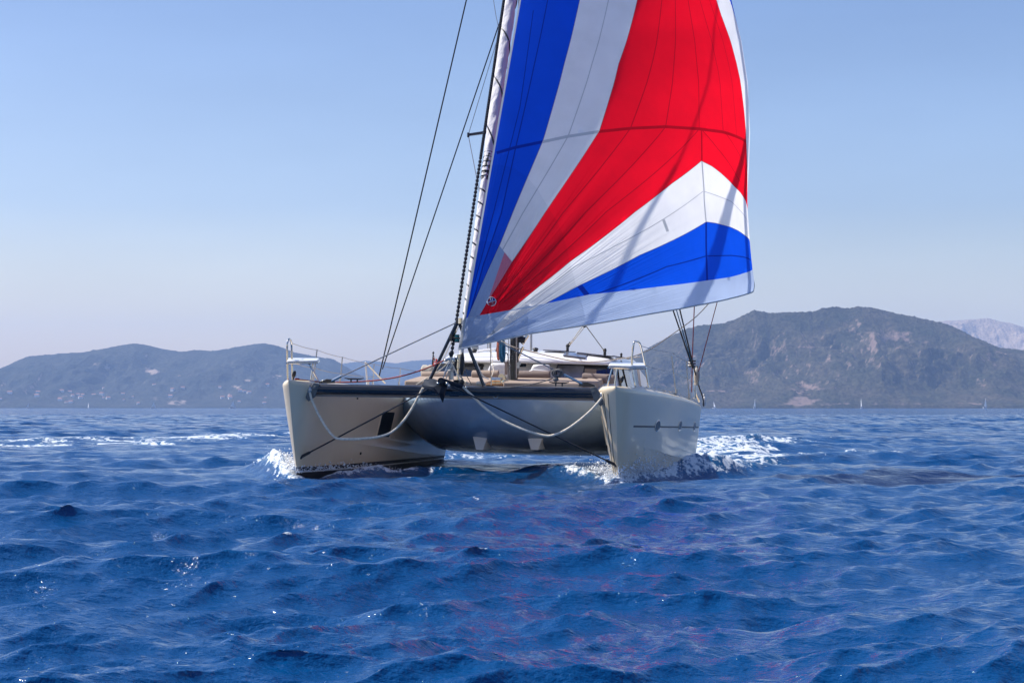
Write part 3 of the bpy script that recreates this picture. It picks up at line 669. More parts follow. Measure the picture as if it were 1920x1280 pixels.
# ------------------------------------------------------------------ catamaran
CAT = bpy.data.objects.new('sailing_catamaran', None); link(CAT); CAT.matrix_world = M; CAT.empty_display_size = 1
tag(CAT, 'large pale grey sailing catamaran heading towards us under a gennaker', 'catamaran')
def part(mb, name, mat, parent=None, **kw): return mb.build(name, mat, parent or CAT, **kw)
def thing(mb, name, mat, label, cat, group=None, **kw):
    return tag(mb.build(name, mat, frame=M, **kw), label, cat, group)
def vpath(*pts): return [bp(*p) for p in pts]
def smooth_path(pts, n=6):
    """Catmull-Rom through the points."""
    pts = [Vector(p) for p in pts]; out = []
    for i in range(len(pts) - 1):
        p0 = pts[max(i - 1, 0)]; p1 = pts[i]; p2 = pts[i + 1]; p3 = pts[min(i + 2, len(pts) - 1)]
        for k in range(n):
            t = k / n
            out.append(.5 * ((2 * p1) + (p2 - p0) * t + (2 * p0 - 5 * p1 + 4 * p2 - p3) * t * t + (3 * p1 - p0 - 3 * p2 + p3) * t ** 3))
    out.append(pts[-1]); return out
def sag(a, b, d, n=14):
    a = Vector(a); b = Vector(b); return [a.lerp(b, i / n) - Vector((0, 0, d * 4 * (i / n) * (1 - i / n))) for i in range(n + 1)]

# ---- hulls
LEN = 13.0; XH = 3.3
def deck_z(Y): return 1.97 - .016 * Y - .0006 * Y * Y
def stem_y(g): return .80 * (1 - max(g, -.3)) - .03 * math.sin(max(0, min(1, g)) * math.pi)
def hw(t, g, inner):
    """Half width of a hull t metres behind its stem, at g = height / deck height."""
    if inner: wd = .34 * (1 - math.exp(-t / .16)) + .44 * (1 - math.exp(-t / 2.4))
    else: wd = .20 * (1 - math.exp(-t / .16)) + .52 * (1 - math.exp(-t / 2.6))
    ww = .46 * (1 - math.exp(-t / 3.0)) + .035 * (1 - math.exp(-t / .12))
    if g < 0: return ww * max(0.0, 1 - (-g / .3) ** 1.6)
    aft = 1 - .10 * max(0, (t - 8) / 5) ** 2
    return (ww + (wd - ww) * g ** .78) * aft
def hull_x(xc, side, Y, z):         # side +1: the face towards +x
    zd = deck_z(Y); g = z / zd; t = max(0, Y - stem_y(g))
    inner = side * xc < 0
    w = hw(t, g, inner)
    if g > .94: w -= .10 * ((g - .94) / .06) ** 2 * min(1, w / .12)
    return xc + side * w
def hull_point(xc, side, px, py, off=0.0):
    """The point of a hull's side seen at a place of the photograph, and its outward normal."""
    best = None
    Y0, Y1 = .05, 13.0; z0, z1 = .05, 1.95
    for it in range(4):
        ny = 40
        for Y in np.linspace(Y0, Y1, ny):
            for z in np.linspace(z0, z1, ny):
                q = proj((hull_x(xc, side, Y, z), Y, z)); e = (q[0] - px) ** 2 + (q[1] - py) ** 2
                if best is None or e < best[0]: best = (e, Y, z)
        sy = (Y1 - Y0) / ny * 1.5; sz = (z1 - z0) / ny * 1.5
        Y0, Y1, z0, z1 = best[1] - sy, best[1] + sy, best[2] - sz, best[2] + sz
    Y, z = best[1], best[2]; e = .03
    p = Vector((hull_x(xc, side, Y, z), Y, z))
    a = Vector((hull_x(xc, side, Y + e, z), Y + e, z)) - p; b = Vector((hull_x(xc, side, Y, z + e), Y, z + e)) - p
    n = a.cross(b).normalized()
    if n.x * side < 0: n = -n
    return p + n * off, n, a.normalized(), b.normalized()
GL = [-.28, -.2, -.1, 0, .045, .062, .075, .105, .16, .24, .33, .43, .53, .63, .73, .82, .89, .935, .955, .972, .987, 1.0]
TT_ = [0, .008, .02, .04, .07, .11, .16, .23, .32, .45, .62, .85, 1.15, 1.5, 2, 2.6, 3.3, 4.1, 5, 6, 7, 8, 9, 10, 11, 12, 13]
def make_hull(xc, label):
    mb = MB(); rows = []
    for g in GL:
        ys = stem_y(g); row = []
        pts = {}
        for side in (-1, 1):
            for t in TT_:
                tt = t / 13 * (13 - ys); Y = ys + tt; z = g * deck_z(Y) if g > 0 else g * 1.97
                w = hw(tt, g, side * xc < 0)
                if g > .94: w -= .10 * ((g - .94) / .06) ** 2 * min(1, w / .12)
                pts[(side, t)] = Vector((xc + side * w, Y, z))
        row = [pts[(-1, t)] for t in TT_[::-1]] + [pts[(1, t)] for t in TT_[1:]]
        rows.append(row)
    n = len(rows[0]); vs = [v for r_ in rows for v in r_]; fs = []; mi = []
    for i in range(len(rows) - 1):
        k = 1 if GL[i] < .045 else (2 if GL[i] < .062 else (1 if GL[i] < .105 - 1e-6 else 0))
        for j in range(n - 1): fs.append((i * n + j, i * n + j + 1, (i + 1) * n + j + 1, (i + 1) * n + j)); mi.append(k)
    top = (len(rows) - 1) * n
    for j in range((n - 1) // 2): fs.append((top + j, top + j + 1, top + n - 2 - j, top + n - 1 - j)); mi.append(3)      # deck
    for i in range(len(rows) - 1): fs.append((i * n, (i + 1) * n, (i + 1) * n + n - 1, i * n + n - 1)); mi.append(0)    # transom
    mb.v = vs; mb.f = fs; mb.m = mi
    h = part(mb, 'hull', [GEL, ANTIFOUL, LINEW, GEL], sharp=50)
    return h
HULL_S = make_hull(-XH, ''); HULL_P = make_hull(XH, '')
HULL_S['label'] = 'hull whose inner side faces us with a tall dark window'
HULL_P['label'] = 'hull whose outer side faces us with three round portholes'

def hull_strip(xc, side, path, w, proud, name, mat, parent, n=26):
    """A strip lying on a hull side: path = (Y, z) pairs."""
    ys = [p[0] for p in path]; zs = [p[1] for p in path]; Y = np.linspace(ys[0], ys[-1], n); z = np.interp(Y, ys, zs)
    rings = []
    for i_, (y_, z_) in enumerate(zip(Y, z)):
        a = hull_x(xc, side, y_, z_ - w / 2); b = hull_x(xc, side, y_, z_ + w / 2)
        rings.append([Vector((a - side * .02, y_, z_ - w / 2)), Vector((a + side * (proud * min(1, i_ / 9) if w > .1 else proud), y_, z_ - w / 2)), Vector((b + side * (proud * .4 if w < .1 else .001), y_, z_ + w / 2)), Vector((b - side * .02, y_, z_ + w / 2))])
    mb = MB(); mb.loft(rings, closed=True, caps=True); return part(mb, name, mat, parent)
# spray knuckles
pa = hull_point(XH, 1, 1206, 838); pb = hull_point(XH, 1, 1288, 866)
hull_strip(XH, 1, [(pa[0].y, pa[0].z + .1), ((pa[0].y + pb[0].y) / 2, (pa[0].z + pb[0].z) / 2 + .09), (12.4, pb[0].z + .07)], .2, .025, 'spray_rail', GEL, HULL_P)
pa = hull_point(-XH, 1, 628, 826); pb = hull_point(-XH, 1, 785, 850)
hull_strip(-XH, 1, [(pa[0].y, pa[0].z + .1), (pb[0].y, pb[0].z + .1), (min(12, pb[0].y + 2), pb[0].z + .04)], .2, .025, 'spray_rail', GEL, HULL_S)
# cove stripe and portholes
pa = hull_point(XH, 1, 1188, 799); pb = hull_point(XH, 1, 1308, 801)
hull_strip(XH, 1, [(pa[0].y, pa[0].z), (12.7, pb[0].z)], .035, .004, 'cove_stripe', DARKF, HULL_P)
for px, py in ((1233, 798), (1275, 797.5), (1302, 799)):
    p, n_, a, b = hull_point(XH, 1, px, py, .004)
    mb = MB(); k = 40; rw, rh = .34, .125
    def ringp(rx, rz, o): return [p + a * math.cos(2 * math.pi * i / k) * rx + b * math.sin(2 * math.pi * i / k) * rz + n_ * o for i in range(k)]
    mb.loft([ringp(rw, rh, -.02), ringp(rw, rh, .004), ringp(rw - .03, rh - .016, .007), ringp(rw - .045, rh - .024, .0)], closed=True)
    po = part(mb, 'porthole', STEEL, HULL_P)
    mb = MB(); mb.add(ringp(rw - .038, rh - .02, .005), [tuple(range(k))]); 
    pg_ = mb.build('porthole_glass', PTINT, HULL_P, normals=False)
# tall window of the inner side, and its twin
def hull_window(xc, side, corners, parent):
    c = [hull_point(xc, side, *q) for q in corners]; n_ = sum((q[1] for q in c), Vector()).normalized()
    ctr = sum((q[0] for q in c), Vector()) / 4
    mb = MB()
    def rr(s, o):
        out = []
        for i in range(4):
            p = ctr + (c[i][0] - ctr) * s; q = ctr + (c[(i + 1) % 4][0] - ctr) * s; r_ = ctr + (c[i - 1][0] - ctr) * s
            for f in (.14, .05, 0):
                out.append(p.lerp(r_, f) if f else p.lerp(r_, .015).lerp(q, .015))
            out += [p.lerp(q, .05), p.lerp(q, .14)]
        return [v + n_ * o for v in out]
    mb.loft([rr(1.0, -.03), rr(1.0, .014), rr(.9, .016), rr(.88, .004)], closed=True)
    fr = part(mb, 'hull_window', GEL, parent)
    mb = MB(); v = rr(.93, .009); mb.add(v, [tuple(range(len(v)))]); mb.build('window_glass', PTINT, parent, normals=False)
hull_window(-XH, 1, [(716, 769), (742, 770), (730, 822), (704, 820)], HULL_S)
hull_window(XH, -1, [(1110, 783), (1106.5, 783), (1117, 837), (1121, 837)], HULL_P)
for px, py, r_ in ((669.5, 746.5, .02), (675.5, 849.5, .03)):
    p, n_, a, b = hull_point(-XH, 1, px, py)
    mb = MB(); mb.tube([p - n_ * .02, p + n_ * .025], r_, 10); part(mb, 'skin_fitting', CARBON, HULL_S)
# panel seams of the stem moulding, gunwale strip and toe rail
def rail_along(xc, side, Y0, Y1, z_off, inset, r_, name, mat, parent, n=30):
    mb = MB(); mb.tube([Vector((hull_x(xc, side, y, deck_z(y) * .99) - side * inset, y, deck_z(y) + z_off)) for y in np.linspace(Y0, Y1, n)], r_, 6); return part(mb, name, mat, parent)
for xc, side, hl in ((XH, 1, HULL_P), (-XH, -1, HULL_S), (XH, -1, HULL_P)):
    mb = MB()
    ys_ = np.linspace(1.2, 11.5, 40)
    rings = []
    for y in ys_:
        x = hull_x(xc, side, y, deck_z(y) * .99) - side * .07; z = deck_z(y)
        rings.append([Vector((x - .008, y, z - .01)), Vector((x + .008, y, z - .01)), Vector((x + .008, y, z + .045)), Vector((x - .008, y, z + .045))])
    mb.loft(rings, closed=True, caps=True)
    for y in ys_[::2]: mb.box((hull_x(xc, side, y, deck_z(y) * .99) - side * .07, y, deck_z(y) + .05), (.03, .06, .02))
    part(mb, 'toe_rail', STEELD, hl)

# ---- bridge deck (nacelle), its front leaning back under the deck
def nac_front(x):
    u = abs(x) / 2.6; return 5.2 + 1.9 * u ** 2
prof = [(1.20, 1.90), (.55, 1.90), (.42, 1.89), (.26, 1.845), (.06, 1.745), (.0, 1.705), (.0, 1.66), (.05, 1.56), (.14, 1.40), (.30, 1.20), (.52, 1.02), (.82, .87), (1.25, .69), (1.9, .55), (2.8, .42), (4.2, .33), (8.2, .40)]
mb = MB(); rings = []
for x in np.linspace(-2.75, 2.75, 41):
    u = abs(x) / 2.75; e = max(0, (u - .72) / .28)
    ring = []
    for dy, z in prof:
        zz = z + (.05 - .17 * u * u) * float(np.interp(z, [1.2, 1.6, 1.75, 1.88], [0, 1, 1, 0]))
        if z < 1.2: zz = z + (.62 * e ** 2.2) * (1.2 - z) / .55 * .62
        ring.append(Vector((x, min(nac_front(x) + dy * (1 - .25 * e * (z < 1.2)), 13), zz)))
    rings.append(ring)
mb.loft(rings)
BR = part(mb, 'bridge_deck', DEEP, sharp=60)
mb = MB(); mb.box((0, 10.0, 1.835), (5.2, 5.4, .1)); part(mb, 'deck_floor', WHITE, BR)
# lashings of the net along the front lip
mb = MB()
for x in np.arange(-2.35, 2.36, .11):
    y = nac_front(x)
    zz = 1.77 + .05 - .17 * (x / 2.75) ** 2
    mb.tube([(x, y + .07, zz), (x + .045, y - .16, 1.765)], .008, 5); mb.tube([(x + .045, y - .16, 1.765), (x + .1, y + .07, zz)], .008, 5)
mb.tube([Vector((x, nac_front(x) - .17, 1.765)) for x in np.linspace(-2.4, 2.4, 30)], .014, 6)
part(mb, 'net_lashing', NET, BR)
# girders under the bridge deck: pale blunt front, long dark side
for px, y0 in ((900, 6.3), (1003, 6.3)):
    c = bp(px, 833, y0); mb = MB()
    mb.loft([[Vector((c.x - .17, y, .80)), Vector((c.x + .17, y, .80)), Vector((c.x + .07, y, c.z - .12)), Vector((c.x - .09, y, c.z - .12))] for y in (y0, 12.6)], closed=True, caps=True)
    part(mb, 'girder', WHITE, BR)
c = bp(945, 820, 7.0); mb = MB(); mb.ell(c + Vector((0, .05, 0)), (.06, .06, .05)); part(mb, 'drain_cover', WHITE, BR)
# ---- front beam
BRK = pm('weathered_grey_bracket', (.13, .14, .14), .5, .3, var=.3)
bl = bp(592, 728.5, .45); br_ = bp(1117, 736.5, .45)
mb = MB(); mb.tube([bl.lerp(br_, i / 20) for i in range(21)], .098, 20)
BEAM = part(mb, 'front_beam', BLACK)
mb = MB()
mb.tube([bl.lerp(br_, i / 10) + Vector((0, .05, -.125)) for i in range(11)], .03, 8); part(mb, 'net_track', CUSH, BEAM)
for p, s in ((bl, -1), (br_, 1)):
    mb = MB(); o = Vector((0, -.10, 0))
    mb.prism([p + o + Vector((s * -.10, 0, .10)), p + o + Vector((s * .02, 0, .12)), p + o + Vector((s * .20, 0, -.16)), p + o + Vector((s * .12, 0, -.26)), p + o + Vector((s * -.02, 0, -.16))], (0, .035, 0))
    mb.tube([p + o + Vector((s * -.02, -.03, .02)), p + o + Vector((s * -.02, .04, .02))], .035, 12)
    part(mb, 'beam_bracket', BRK, BEAM, bevel=.006)
# lugs where the upper stays end
for a, s in ((bp(618, 716, .45), -1), (bp(1096, 722, .45), 1)):
    mb = MB(); mb.prism([a + Vector((s * .22, -.015, -.03)), a + Vector((s * -.12, -.015, -.02)), a + Vector((s * -.10, -.015, .055)), a + Vector((s * .06, -.015, .06)), a + Vector((s * .2, -.015, .01))], (0, .03, 0))
    part(mb, 'stay_lug', BLACK, BEAM, bevel=.004)
# eye under the beam, cleats on top
c = bp(929.5, 742.5, .45); mb = MB(); mb.tube([c + Vector((math.cos(t) * .042, 0, math.sin(t) * .045)) for t in np.linspace(0, 2 * math.pi, 20)], .011, 8); part(mb, 'ring_eye', STEELD, BEAM)
def cleat(c, parent, s=1.0, mat=CARBON):
    mb = MB(); mb.tube([c + Vector((-.20 * s, 0, .085)), c + Vector((-.12 * s, 0, .07)), c + Vector((.12 * s, 0, .07)), c + Vector((.20 * s, 0, .085))], [.008, .016, .016, .008], 8)
    for x in (-.065, .065): mb.tube([c + Vector((x * s, 0, 0)), c + Vector((x * s, 0, .07))], .016, 8)
    return part(mb, 'cleat', mat, parent)
cleat(bp(1048, 724, .47), BEAM); cleat(bp(664, 716.5, .47), BEAM)
# striker: two legs and a head above the beam
ap = bp(859, 603, .38); l0 = bp(806, 712, .45); l1 = bp(907, 723, .45)
mb = MB(); mb.tube([ap + Vector((0, 0, .03)), l0], .034, 10); STR = part(mb, 'striker_leg', BLACK)
mb = MB(); mb.tube([ap + Vector((0, 0, .03)), l1], .034, 10); part(mb, 'striker_leg', BLACK)
mb = MB(); mb.box(ap + Vector((.02, 0, .0)), (.11, .09, .09)); mb.box(bp(861, 634, .40), (.19, .1, .035)); mb.tube([ap, bp(846, 633, .40)], .03, 8); mb.box(bp(846, 633, .40), (.06, .1, .14)); mb.box(bp(858, 641, .40), (.19, .1, .02))
part(mb, 'striker_head', BLACK, STR, bevel=.008)
mb = MB(); mb.tube([bp(857, 640, .40), bp(857, 627, .40)], .05, 12); part(mb, 'spool', GREEN, STR)
mb = MB(); mb.tube([ap + Vector((.06, -.06, -.04)), ap + Vector((.06, -.06, .07))], .045, 10); part(mb, 'striker_block', STEEL, STR)
# stays
def stay(pts, r_, mat, name, parent=None, n=8): mb = MB(); mb.tube(pts, r_, n); return part(mb, name, mat, parent)
stay([bp(622, 714, .45), ap], .013, WIREG, 'upper_stay'); stay([bp(1092, 719.5, .45), ap], .013, WIREG, 'upper_stay')
for a, b in (((622, 714), (640, 705)), ((1092, 719.5), (1058, 702))):
    stay([bp(*a, .45), bp(*b, .45)], .026, STEEL, 'turnbuckle', n=10)
p1 = hull_point(-XH, 1, 567, 853, .03)[0]; p2 = hull_point(XH, -1, 1152, 868, .03)[0]
an = bp(827, 717, .05); an2 = bp(843, 722, .05)
stay([p1, an], .016, WIRE, 'bobstay'); stay([p2, an2], .014, WIRE, 'bobstay')
for p, d, hl in ((p1, an - p1, HULL_S), (p2, an2 - p2, HULL_P)):
    d = d.normalized(); mb = MB(); mb.tube([p - d * .1, p + d * .16], .03, 8); mb.ell(p - d * .08, (.045, .045, .045)); part(mb, 'chain_plate', CARBON, hl)
for p, s, hl in ((bp(581, 731, .38), -1, HULL_S), (bp(1129, 741, .38), 1, HULL_P)):
    mb = MB(); mb.ell(p, (.06, .05, .07)); mb.tube([p + Vector((.03 * s, 0, -.09)), p + Vector((0, 0, .1))], .02, 8); part(mb, 'bridle_shackle', STEELD, hl)

# ---- nets between the hulls
for x0, x1 in ((-2.55, -.12), (.12, 2.55)):
    mb = MB(); zf = bl.z - .12
    for x in np.arange(x0, x1 + .01, .12):
        y1 = nac_front(x) - .17; mb.tube([(x, .6, zf), (x, y1, 1.765)], .007, 4, cap=False)
    for y in np.arange(.6, 6.6, .14):
        xs_ = [x for x in np.linspace(x0, x1, 24) if nac_front(x) - .15 > y]
        if len(xs_) > 1: mb.tube([(xs_[0], y, zf + (1.765 - zf) * (y - .6) / 5.5), (xs_[-1], y, zf + (1.765 - zf) * (y - .6) / 5.5)], .007, 4, cap=False)
    part(mb, 'trampoline_net', NET)
mb = MB(); mb.box((0, 2.9, bl.z - .05), (.2, 4.9, .1)); part(mb, 'bow_catwalk', BLACK, bevel=.02)

# ---- cabin
CF = 8.85
rprof = [(.25, 2.55), (.05, 2.555), (.0, 2.575), (.0, 2.62), (.05, 2.66), (.2, 2.735), (.55, 2.815), (1.2, 2.875), (2.4, 2.915), (4.6, 2.90), (4.75, 2.80), (4.75, 2.55)]
mb = MB(); rings = []
for x in np.linspace(-2.26, 2.26, 45):
    u = abs(x) / 2.26; e = max(0, (u - .86) / .14)
    rings.append([Vector((x, CF - .15 + .45 * u ** 2.5 + dy + (1.0 * e ** 2 if dy < 1 else 0), z - (z - 2.5) * (.30 * u ** 2 + .62 * e ** 3) )) for dy, z in rprof])
mb.loft(rings)
CAB = None
mbw = MB(); secs = []
for z, ins, yy in ((1.88, 0, 0), (2.15, .05, .12), (2.40, .10, .22), (2.56, .13, .28)):
    hwd = 2.2 - ins; f = CF + yy
    pts = [Vector((-hwd, 13.2, z)), Vector((-hwd, f + 1.0, z)), Vector((-hwd + .12, f + .45, z)), Vector((-hwd + .5, f + .16, z)), Vector((-1.2, f + .03, z)), Vector((0, f, z)), Vector((1.2, f + .03, z)), Vector((hwd - .5, f + .16, z)), Vector((hwd - .12, f + .45, z)), Vector((hwd, f + 1.0, z)), Vector((hwd, 13.2, z))]
    secs.append(pts)
mbw.loft(secs)
CAB = part(mbw, 'cabin', WHITE, sharp=50)
ROOF = part(mb, 'roof', WHITE, CAB, sharp=60)
def wall_pt(px, py, off):
    Y = CF
    for _ in range(8):
        p = bp(px, py, Y); Y = CF + float(np.interp(p.z, [1.88, 2.15, 2.4, 2.56], [0, .12, .22, .28])) + .015 * p.x ** 2 + off
    return bp(px, py, Y)
def panel(name, pts, Y, mat, parent, th=.03, bevel=0):
    q = [wall_pt(px, py, Y - CF) if Y > CF - .2 else bp(px, py, Y) for px, py in pts]
    mb = MB(); mb.prism(q, (0, th, 0)); return part(mb, name, mat, parent, bevel=bevel)
WY = CF - .02
w = panel('front_window', [(819, 684), (824, 681), (905, 682), (908, 684), (898, 706), (893, 708), (819, 708)], WY, DARKF, CAB)
panel('window_glass', [(822, 687), (903, 687), (895, 706), (822, 706)], WY - .012, GLASS, w, .012)
w = panel('front_window', [(1043, 690), (1046, 681), (1049, 680), (1140, 684), (1150, 688), (1150, 716), (1040, 714)], WY, DARKF, CAB)
panel('window_glass', [(1047, 688), (1147, 691), (1147, 714), (1044, 712)], WY - .012, GLASS, w, .012)
panel('window_blind', [(1046, 684.5), (1095, 686), (1090, 712), (1043, 711)], WY - .020, GLASSB, w, .006)
panel('window_blind', [(1097, 691), (1118, 692), (1118, 700), (1096, 700)], WY - .018, CUSH, w, .004)
w = panel('front_window', [(973, 680), (987, 680), (990.5, 682), (989, 689), (986, 691), (973, 691)], WY, WHITE, CAB, .05, bevel=.008)
panel('window_glass', [(974, 682), (985, 682), (987, 684), (985.5, 687.5), (974, 687.5)], WY - .01, GLASS, w, .01)
# wrap-round side window and the raked side screen behind it
sw = [Vector((2.20, CF + 1.05, 1.98)), Vector((2.21, CF + 3.6, 1.95)), Vector((2.12, CF + 3.1, 2.48)), Vector((2.11, CF + 1.15, 2.46))]
mb = MB(); mb.prism([v + Vector((.012, 0, 0)) for v in sw], (.012, 0, 0)); part(mb, 'side_window', GLASS, CAB)
mb = MB(); mb.prism([Vector((2.50, CF + 2.7, 1.9)), Vector((2.62, CF + 4.3, 1.9)), Vector((2.50, CF + 3.5, 2.3)), Vector((2.45, CF + 2.35, 2.5))], (.06, 0, 0)); part(mb, 'side_screen', WHITE, CAB)
mb = MB(); mb.tube([Vector((2.23, CF + 2.4, 1.95)), Vector((2.14, CF + 2.0, 2.49))], .02, 6); part(mb, 'window_pillar', DARKF, CAB)
# moulded seats and lockers of the forward cockpit
def seat_mould(name, outer, inner, Y):
    s = panel(name, outer, Y, WHITE, CAB, .35, bevel=.05)
    panel('seat_recess', inner, Y - .012, WHITE, s, .01, bevel=.004); return s
seat_mould('moulded_seat', [(908, 707), (920, 680), (944, 680), (951, 684), (951, 708)], [(921, 690), (928, 685), (938, 683), (945, 686), (946, 691), (940, 694), (926, 694)], CF - .25)
seat_mould('moulded_seat', [(988, 707), (999, 683), (1030, 683), (1031, 708)], [(996, 692), (1003, 687), (1012, 684), (1027, 684), (1027, 693), (1010, 695)], CF - .25)
panel('locker_lid', [(988, 696), (1000, 692), (1029, 695), (1029, 698), (990, 700)], CF - .30, WHITE, CAB, .05, bevel=.015)
# roof gear
def roofz(x, Y): 
    u = abs(x) / 2.26; return 2.5 + (np.interp(Y - (CF - .15 + .45 * u ** 2.5), [d for d, z in rprof[2:10]], [z for d, z in rprof[2:10]]) - 2.5) * (1 - .30 * u ** 2)
def on_roof(px, Y): 
    p = bp(px, 660, Y); return Vector((p.x, Y, roofz(p.x, Y)))
for px0, px1, Y in ((1056, 1098, CF + .15),):
    a = on_roof(px0, Y); b = on_roof(px1, Y)
    mb = MB(); mb.prism([a + Vector((0, -.05, .005)), b + Vector((0, -.05, .005)), b + Vector((.0, .5, .095)), a + Vector((0, .5, .095))], (0, 0, .035)); part(mb, 'roof_hatch', GLASSB, ROOF, bevel=.01)
for px0, px1, Y in ((1020, 1063, CF + .9), (1083, 1150, CF + .7), (1150, 1182, CF + .8)):
    a = on_roof(px0, Y); b = on_roof(px1, Y); mb = MB(); mb.box((a + b) / 2 + Vector((0, 0, .035)), ((b - a).length, .35, .035), Matrix.Rotation(-math.atan2(b.z - a.z, b.x - a.x), 3, 'Y')); part(mb, 'solar_panel' if px0 > 1030 else 'roof_hatch', GLASSB, ROOF, bevel=.008)
for px in (1004, 889):
    c = on_roof(px, CF + .9); mb = MB(); mb.tube([c, c + Vector((0, 0, .05))], .055, 12); mb.ell(c + Vector((0, 0, .06)), (.075, .075, .04)); part(mb, 'mushroom_vent', CARBON, ROOF)
c = on_roof(891, CF + 1.3); mb = MB(); mb.box(c + Vector((0, 0, .09)), (.16, .14, .14)); mb.tube([c + Vector((-.16, 0, 0)), c + Vector((-.16, 0, .14))], .02, 6); part(mb, 'roof_winch', STEELD, ROOF, bevel=.02)
mb = MB(); mb.tube(smooth_path([on_roof(895, CF + .8) + Vector((0, 0, .03)), on_roof(915, CF + .8) + Vector((0, 0, .06)), on_roof(935, CF + .8) + Vector((0, 0, .07))]), .03, 8); part(mb, 'roof_rail', WHITE, ROOF)
for px, py0 in ((914.5, 641), (918, 641)):
    a = bp(px, 659, 11.5); b = bp(px, py0 - 30, 11.5); mb = MB(); mb.tube([a + Vector((0, 0, -.15)), b], .018, 6); part(mb, 'antenna_pole', STEELD, ROOF)
a = bp(996, 658, 11.0); mb = MB(); mb.tube([a + Vector((0, 0, -.15)), bp(996, 600, 11.0)], .03, 8); part(mb, 'topping_strut', STEELD, ROOF)
# sheet leads on the roof
for px, Y, s in ((1064, CF + .75, 1), (1134, CF + .55, 1), (1165, CF + .6, .7)):
    c = on_roof(px, Y) + Vector((0, 0, .04)); mb = MB(); mb.box(c, (.4 * s, .05, .02)); mb.tube([c, c + Vector((.0, 0, .13 * s))], .035 * s, 8); mb.ell(c + Vector((0, 0, .14 * s)), (.045 * s, .04 * s, .055 * s)); part(mb, 'sheet_lead', CARBON, ROOF)

# ---- foredeck fittings
mb = MB(); c = bp(929, 720, 6.9); mb.box(Vector((c.x, 7.3, c.z - .015)), (.34, 1.3, .05)); part(mb, 'teak_step', TEAK, BR, bevel=.01)
c = bp(930, 712, 6.9); mb = MB(); mb.tube([c + Vector((-.11, 0, 0)), c + Vector((.11, 0, 0))], .062, 16); mb.box(c + Vector((0, .05, -.06)), (.24, .18, .06)); WND = part(mb, 'windlass', STEEL, BR, bevel=.01)
c = bp(941, 707, 7.1); mb = MB(); mb.tube([c + Vector((0, -.05, 0)), c + Vector((0, .05, 0))], .082, 20); mb.tube([c + Vector((.02, 0, -.14)), c], .05, 10); part(mb, 'windlass_drum', STEEL, BR)
mb = MB(); mb.tube([bp(921, 722, 6.6), bp(921, 704, 6.6)], .014, 8); part(mb, 'deck_post', STEELD, BR)
# furling drum and spindle of the gennaker tack
c = bp(845.5, 690, .30); mb = MB(); mb.tube([bp(846, 712, .3), bp(845.5, 692, .3)], .05, 10); 
mb.tube([bp(846, 695, .3), bp(846, 690, .3)], [.12, .05], 14); mb.tube([bp(846, 690, .3), bp(846, 668, .3)], .03, 10); FD = part(mb, 'furling_drum', STEELD)
mb = MB(); mb.tube([bp(846, 669, .3), bp(846, 662, .3)], [.03, .055], 12); mb.tube([bp(846.5, 664, .3), bp(846.5, 660, .3)], .05, 12); part(mb, 'swivel', CARBON, FD)
mb = MB(); mb.tube([bp(839, 673, .3), bp(853, 673, .3)], .028, 8); mb.ell(bp(836, 675, .3), (.05, .05, .03)); mb.ell(bp(851, 676, .3), (.04, .05, .03)); part(mb, 'toggle', STEEL, FD)
for a, b in (((846, 680), (829, 711)), ((848, 680), (835, 713)), ((843, 677), (833, 700)), ((848, 682), (862, 712))):
    stay([bp(*a, .25), bp(*b, .2)], .011, ROPE if b[0] in (835, 862) else STEELD, 'tack_lashing', FD, 6)
mb = MB(); mb.tube([bp(858, 722, .62), bp(859.5, 668, .62)], .030, 10); mb.tube([bp(860, 690, .62), bp(862, 664, .62)], .065, 12); mb.ell(bp(858, 671, .62), (.07, .07, .05)); SP = part(mb, 'headsail_furler', STEEL)
mb = MB(); mb.ell(bp(866.5, 682, .60), (.052, .06, .24)); part(mb, 'furler_cover', CARBON, SP)
mb = MB(); mb.ell(bp(854, 682, .60), (.03, .05, .18)); mb.box(bp(858, 716, .6), (.16, .08, .09)); part(mb, 'furler_bracket', CARBON, SP, bevel=.01)
mb = MB(); mb.tube([bp(865.5, 668, .62), bp(866.5, 640, .66)], .045, 10); part(mb, 'headstay_foil', WHITE, SP)
mb = MB(); mb.ell(bp(865.5, 717, .5), (.06, .06, .07)); mb.tube([bp(865.5, 722, .5), bp(865.5, 713, .5)], .025, 8); part(mb, 'turning_block', CARBON, BEAM)
mb = MB(); mb.tube(vpath((862, 703, .7), (868, 712, .7), (880, 721, .6)), .02, 6); mb.ell(bp(900, 719, .6), (.09, .09, .05)); part(mb, 'line_bundle', ROPE, BEAM)
# torsion cable with its anti-torsion balls, from the swivel to the masthead
a = bp(847, 662, .3); b = bp(945, 0, 3.8); dirv = (b - a); top = a + dirv * 2.5
mb = MB(); mb.tube([a, top], .018, 8)
L_ = (b - a).length; k = 0
while k < L_ * 1.2:
    t = k / L_; p = a + dirv * t; q = a + dirv * (t + .045 / L_); r_ = .036 if t < .52 else .034
    mb.tube([p, q], r_, 7); k += .092 if t < .52 else .06
part(mb, 'torsion_cable', WIRE)

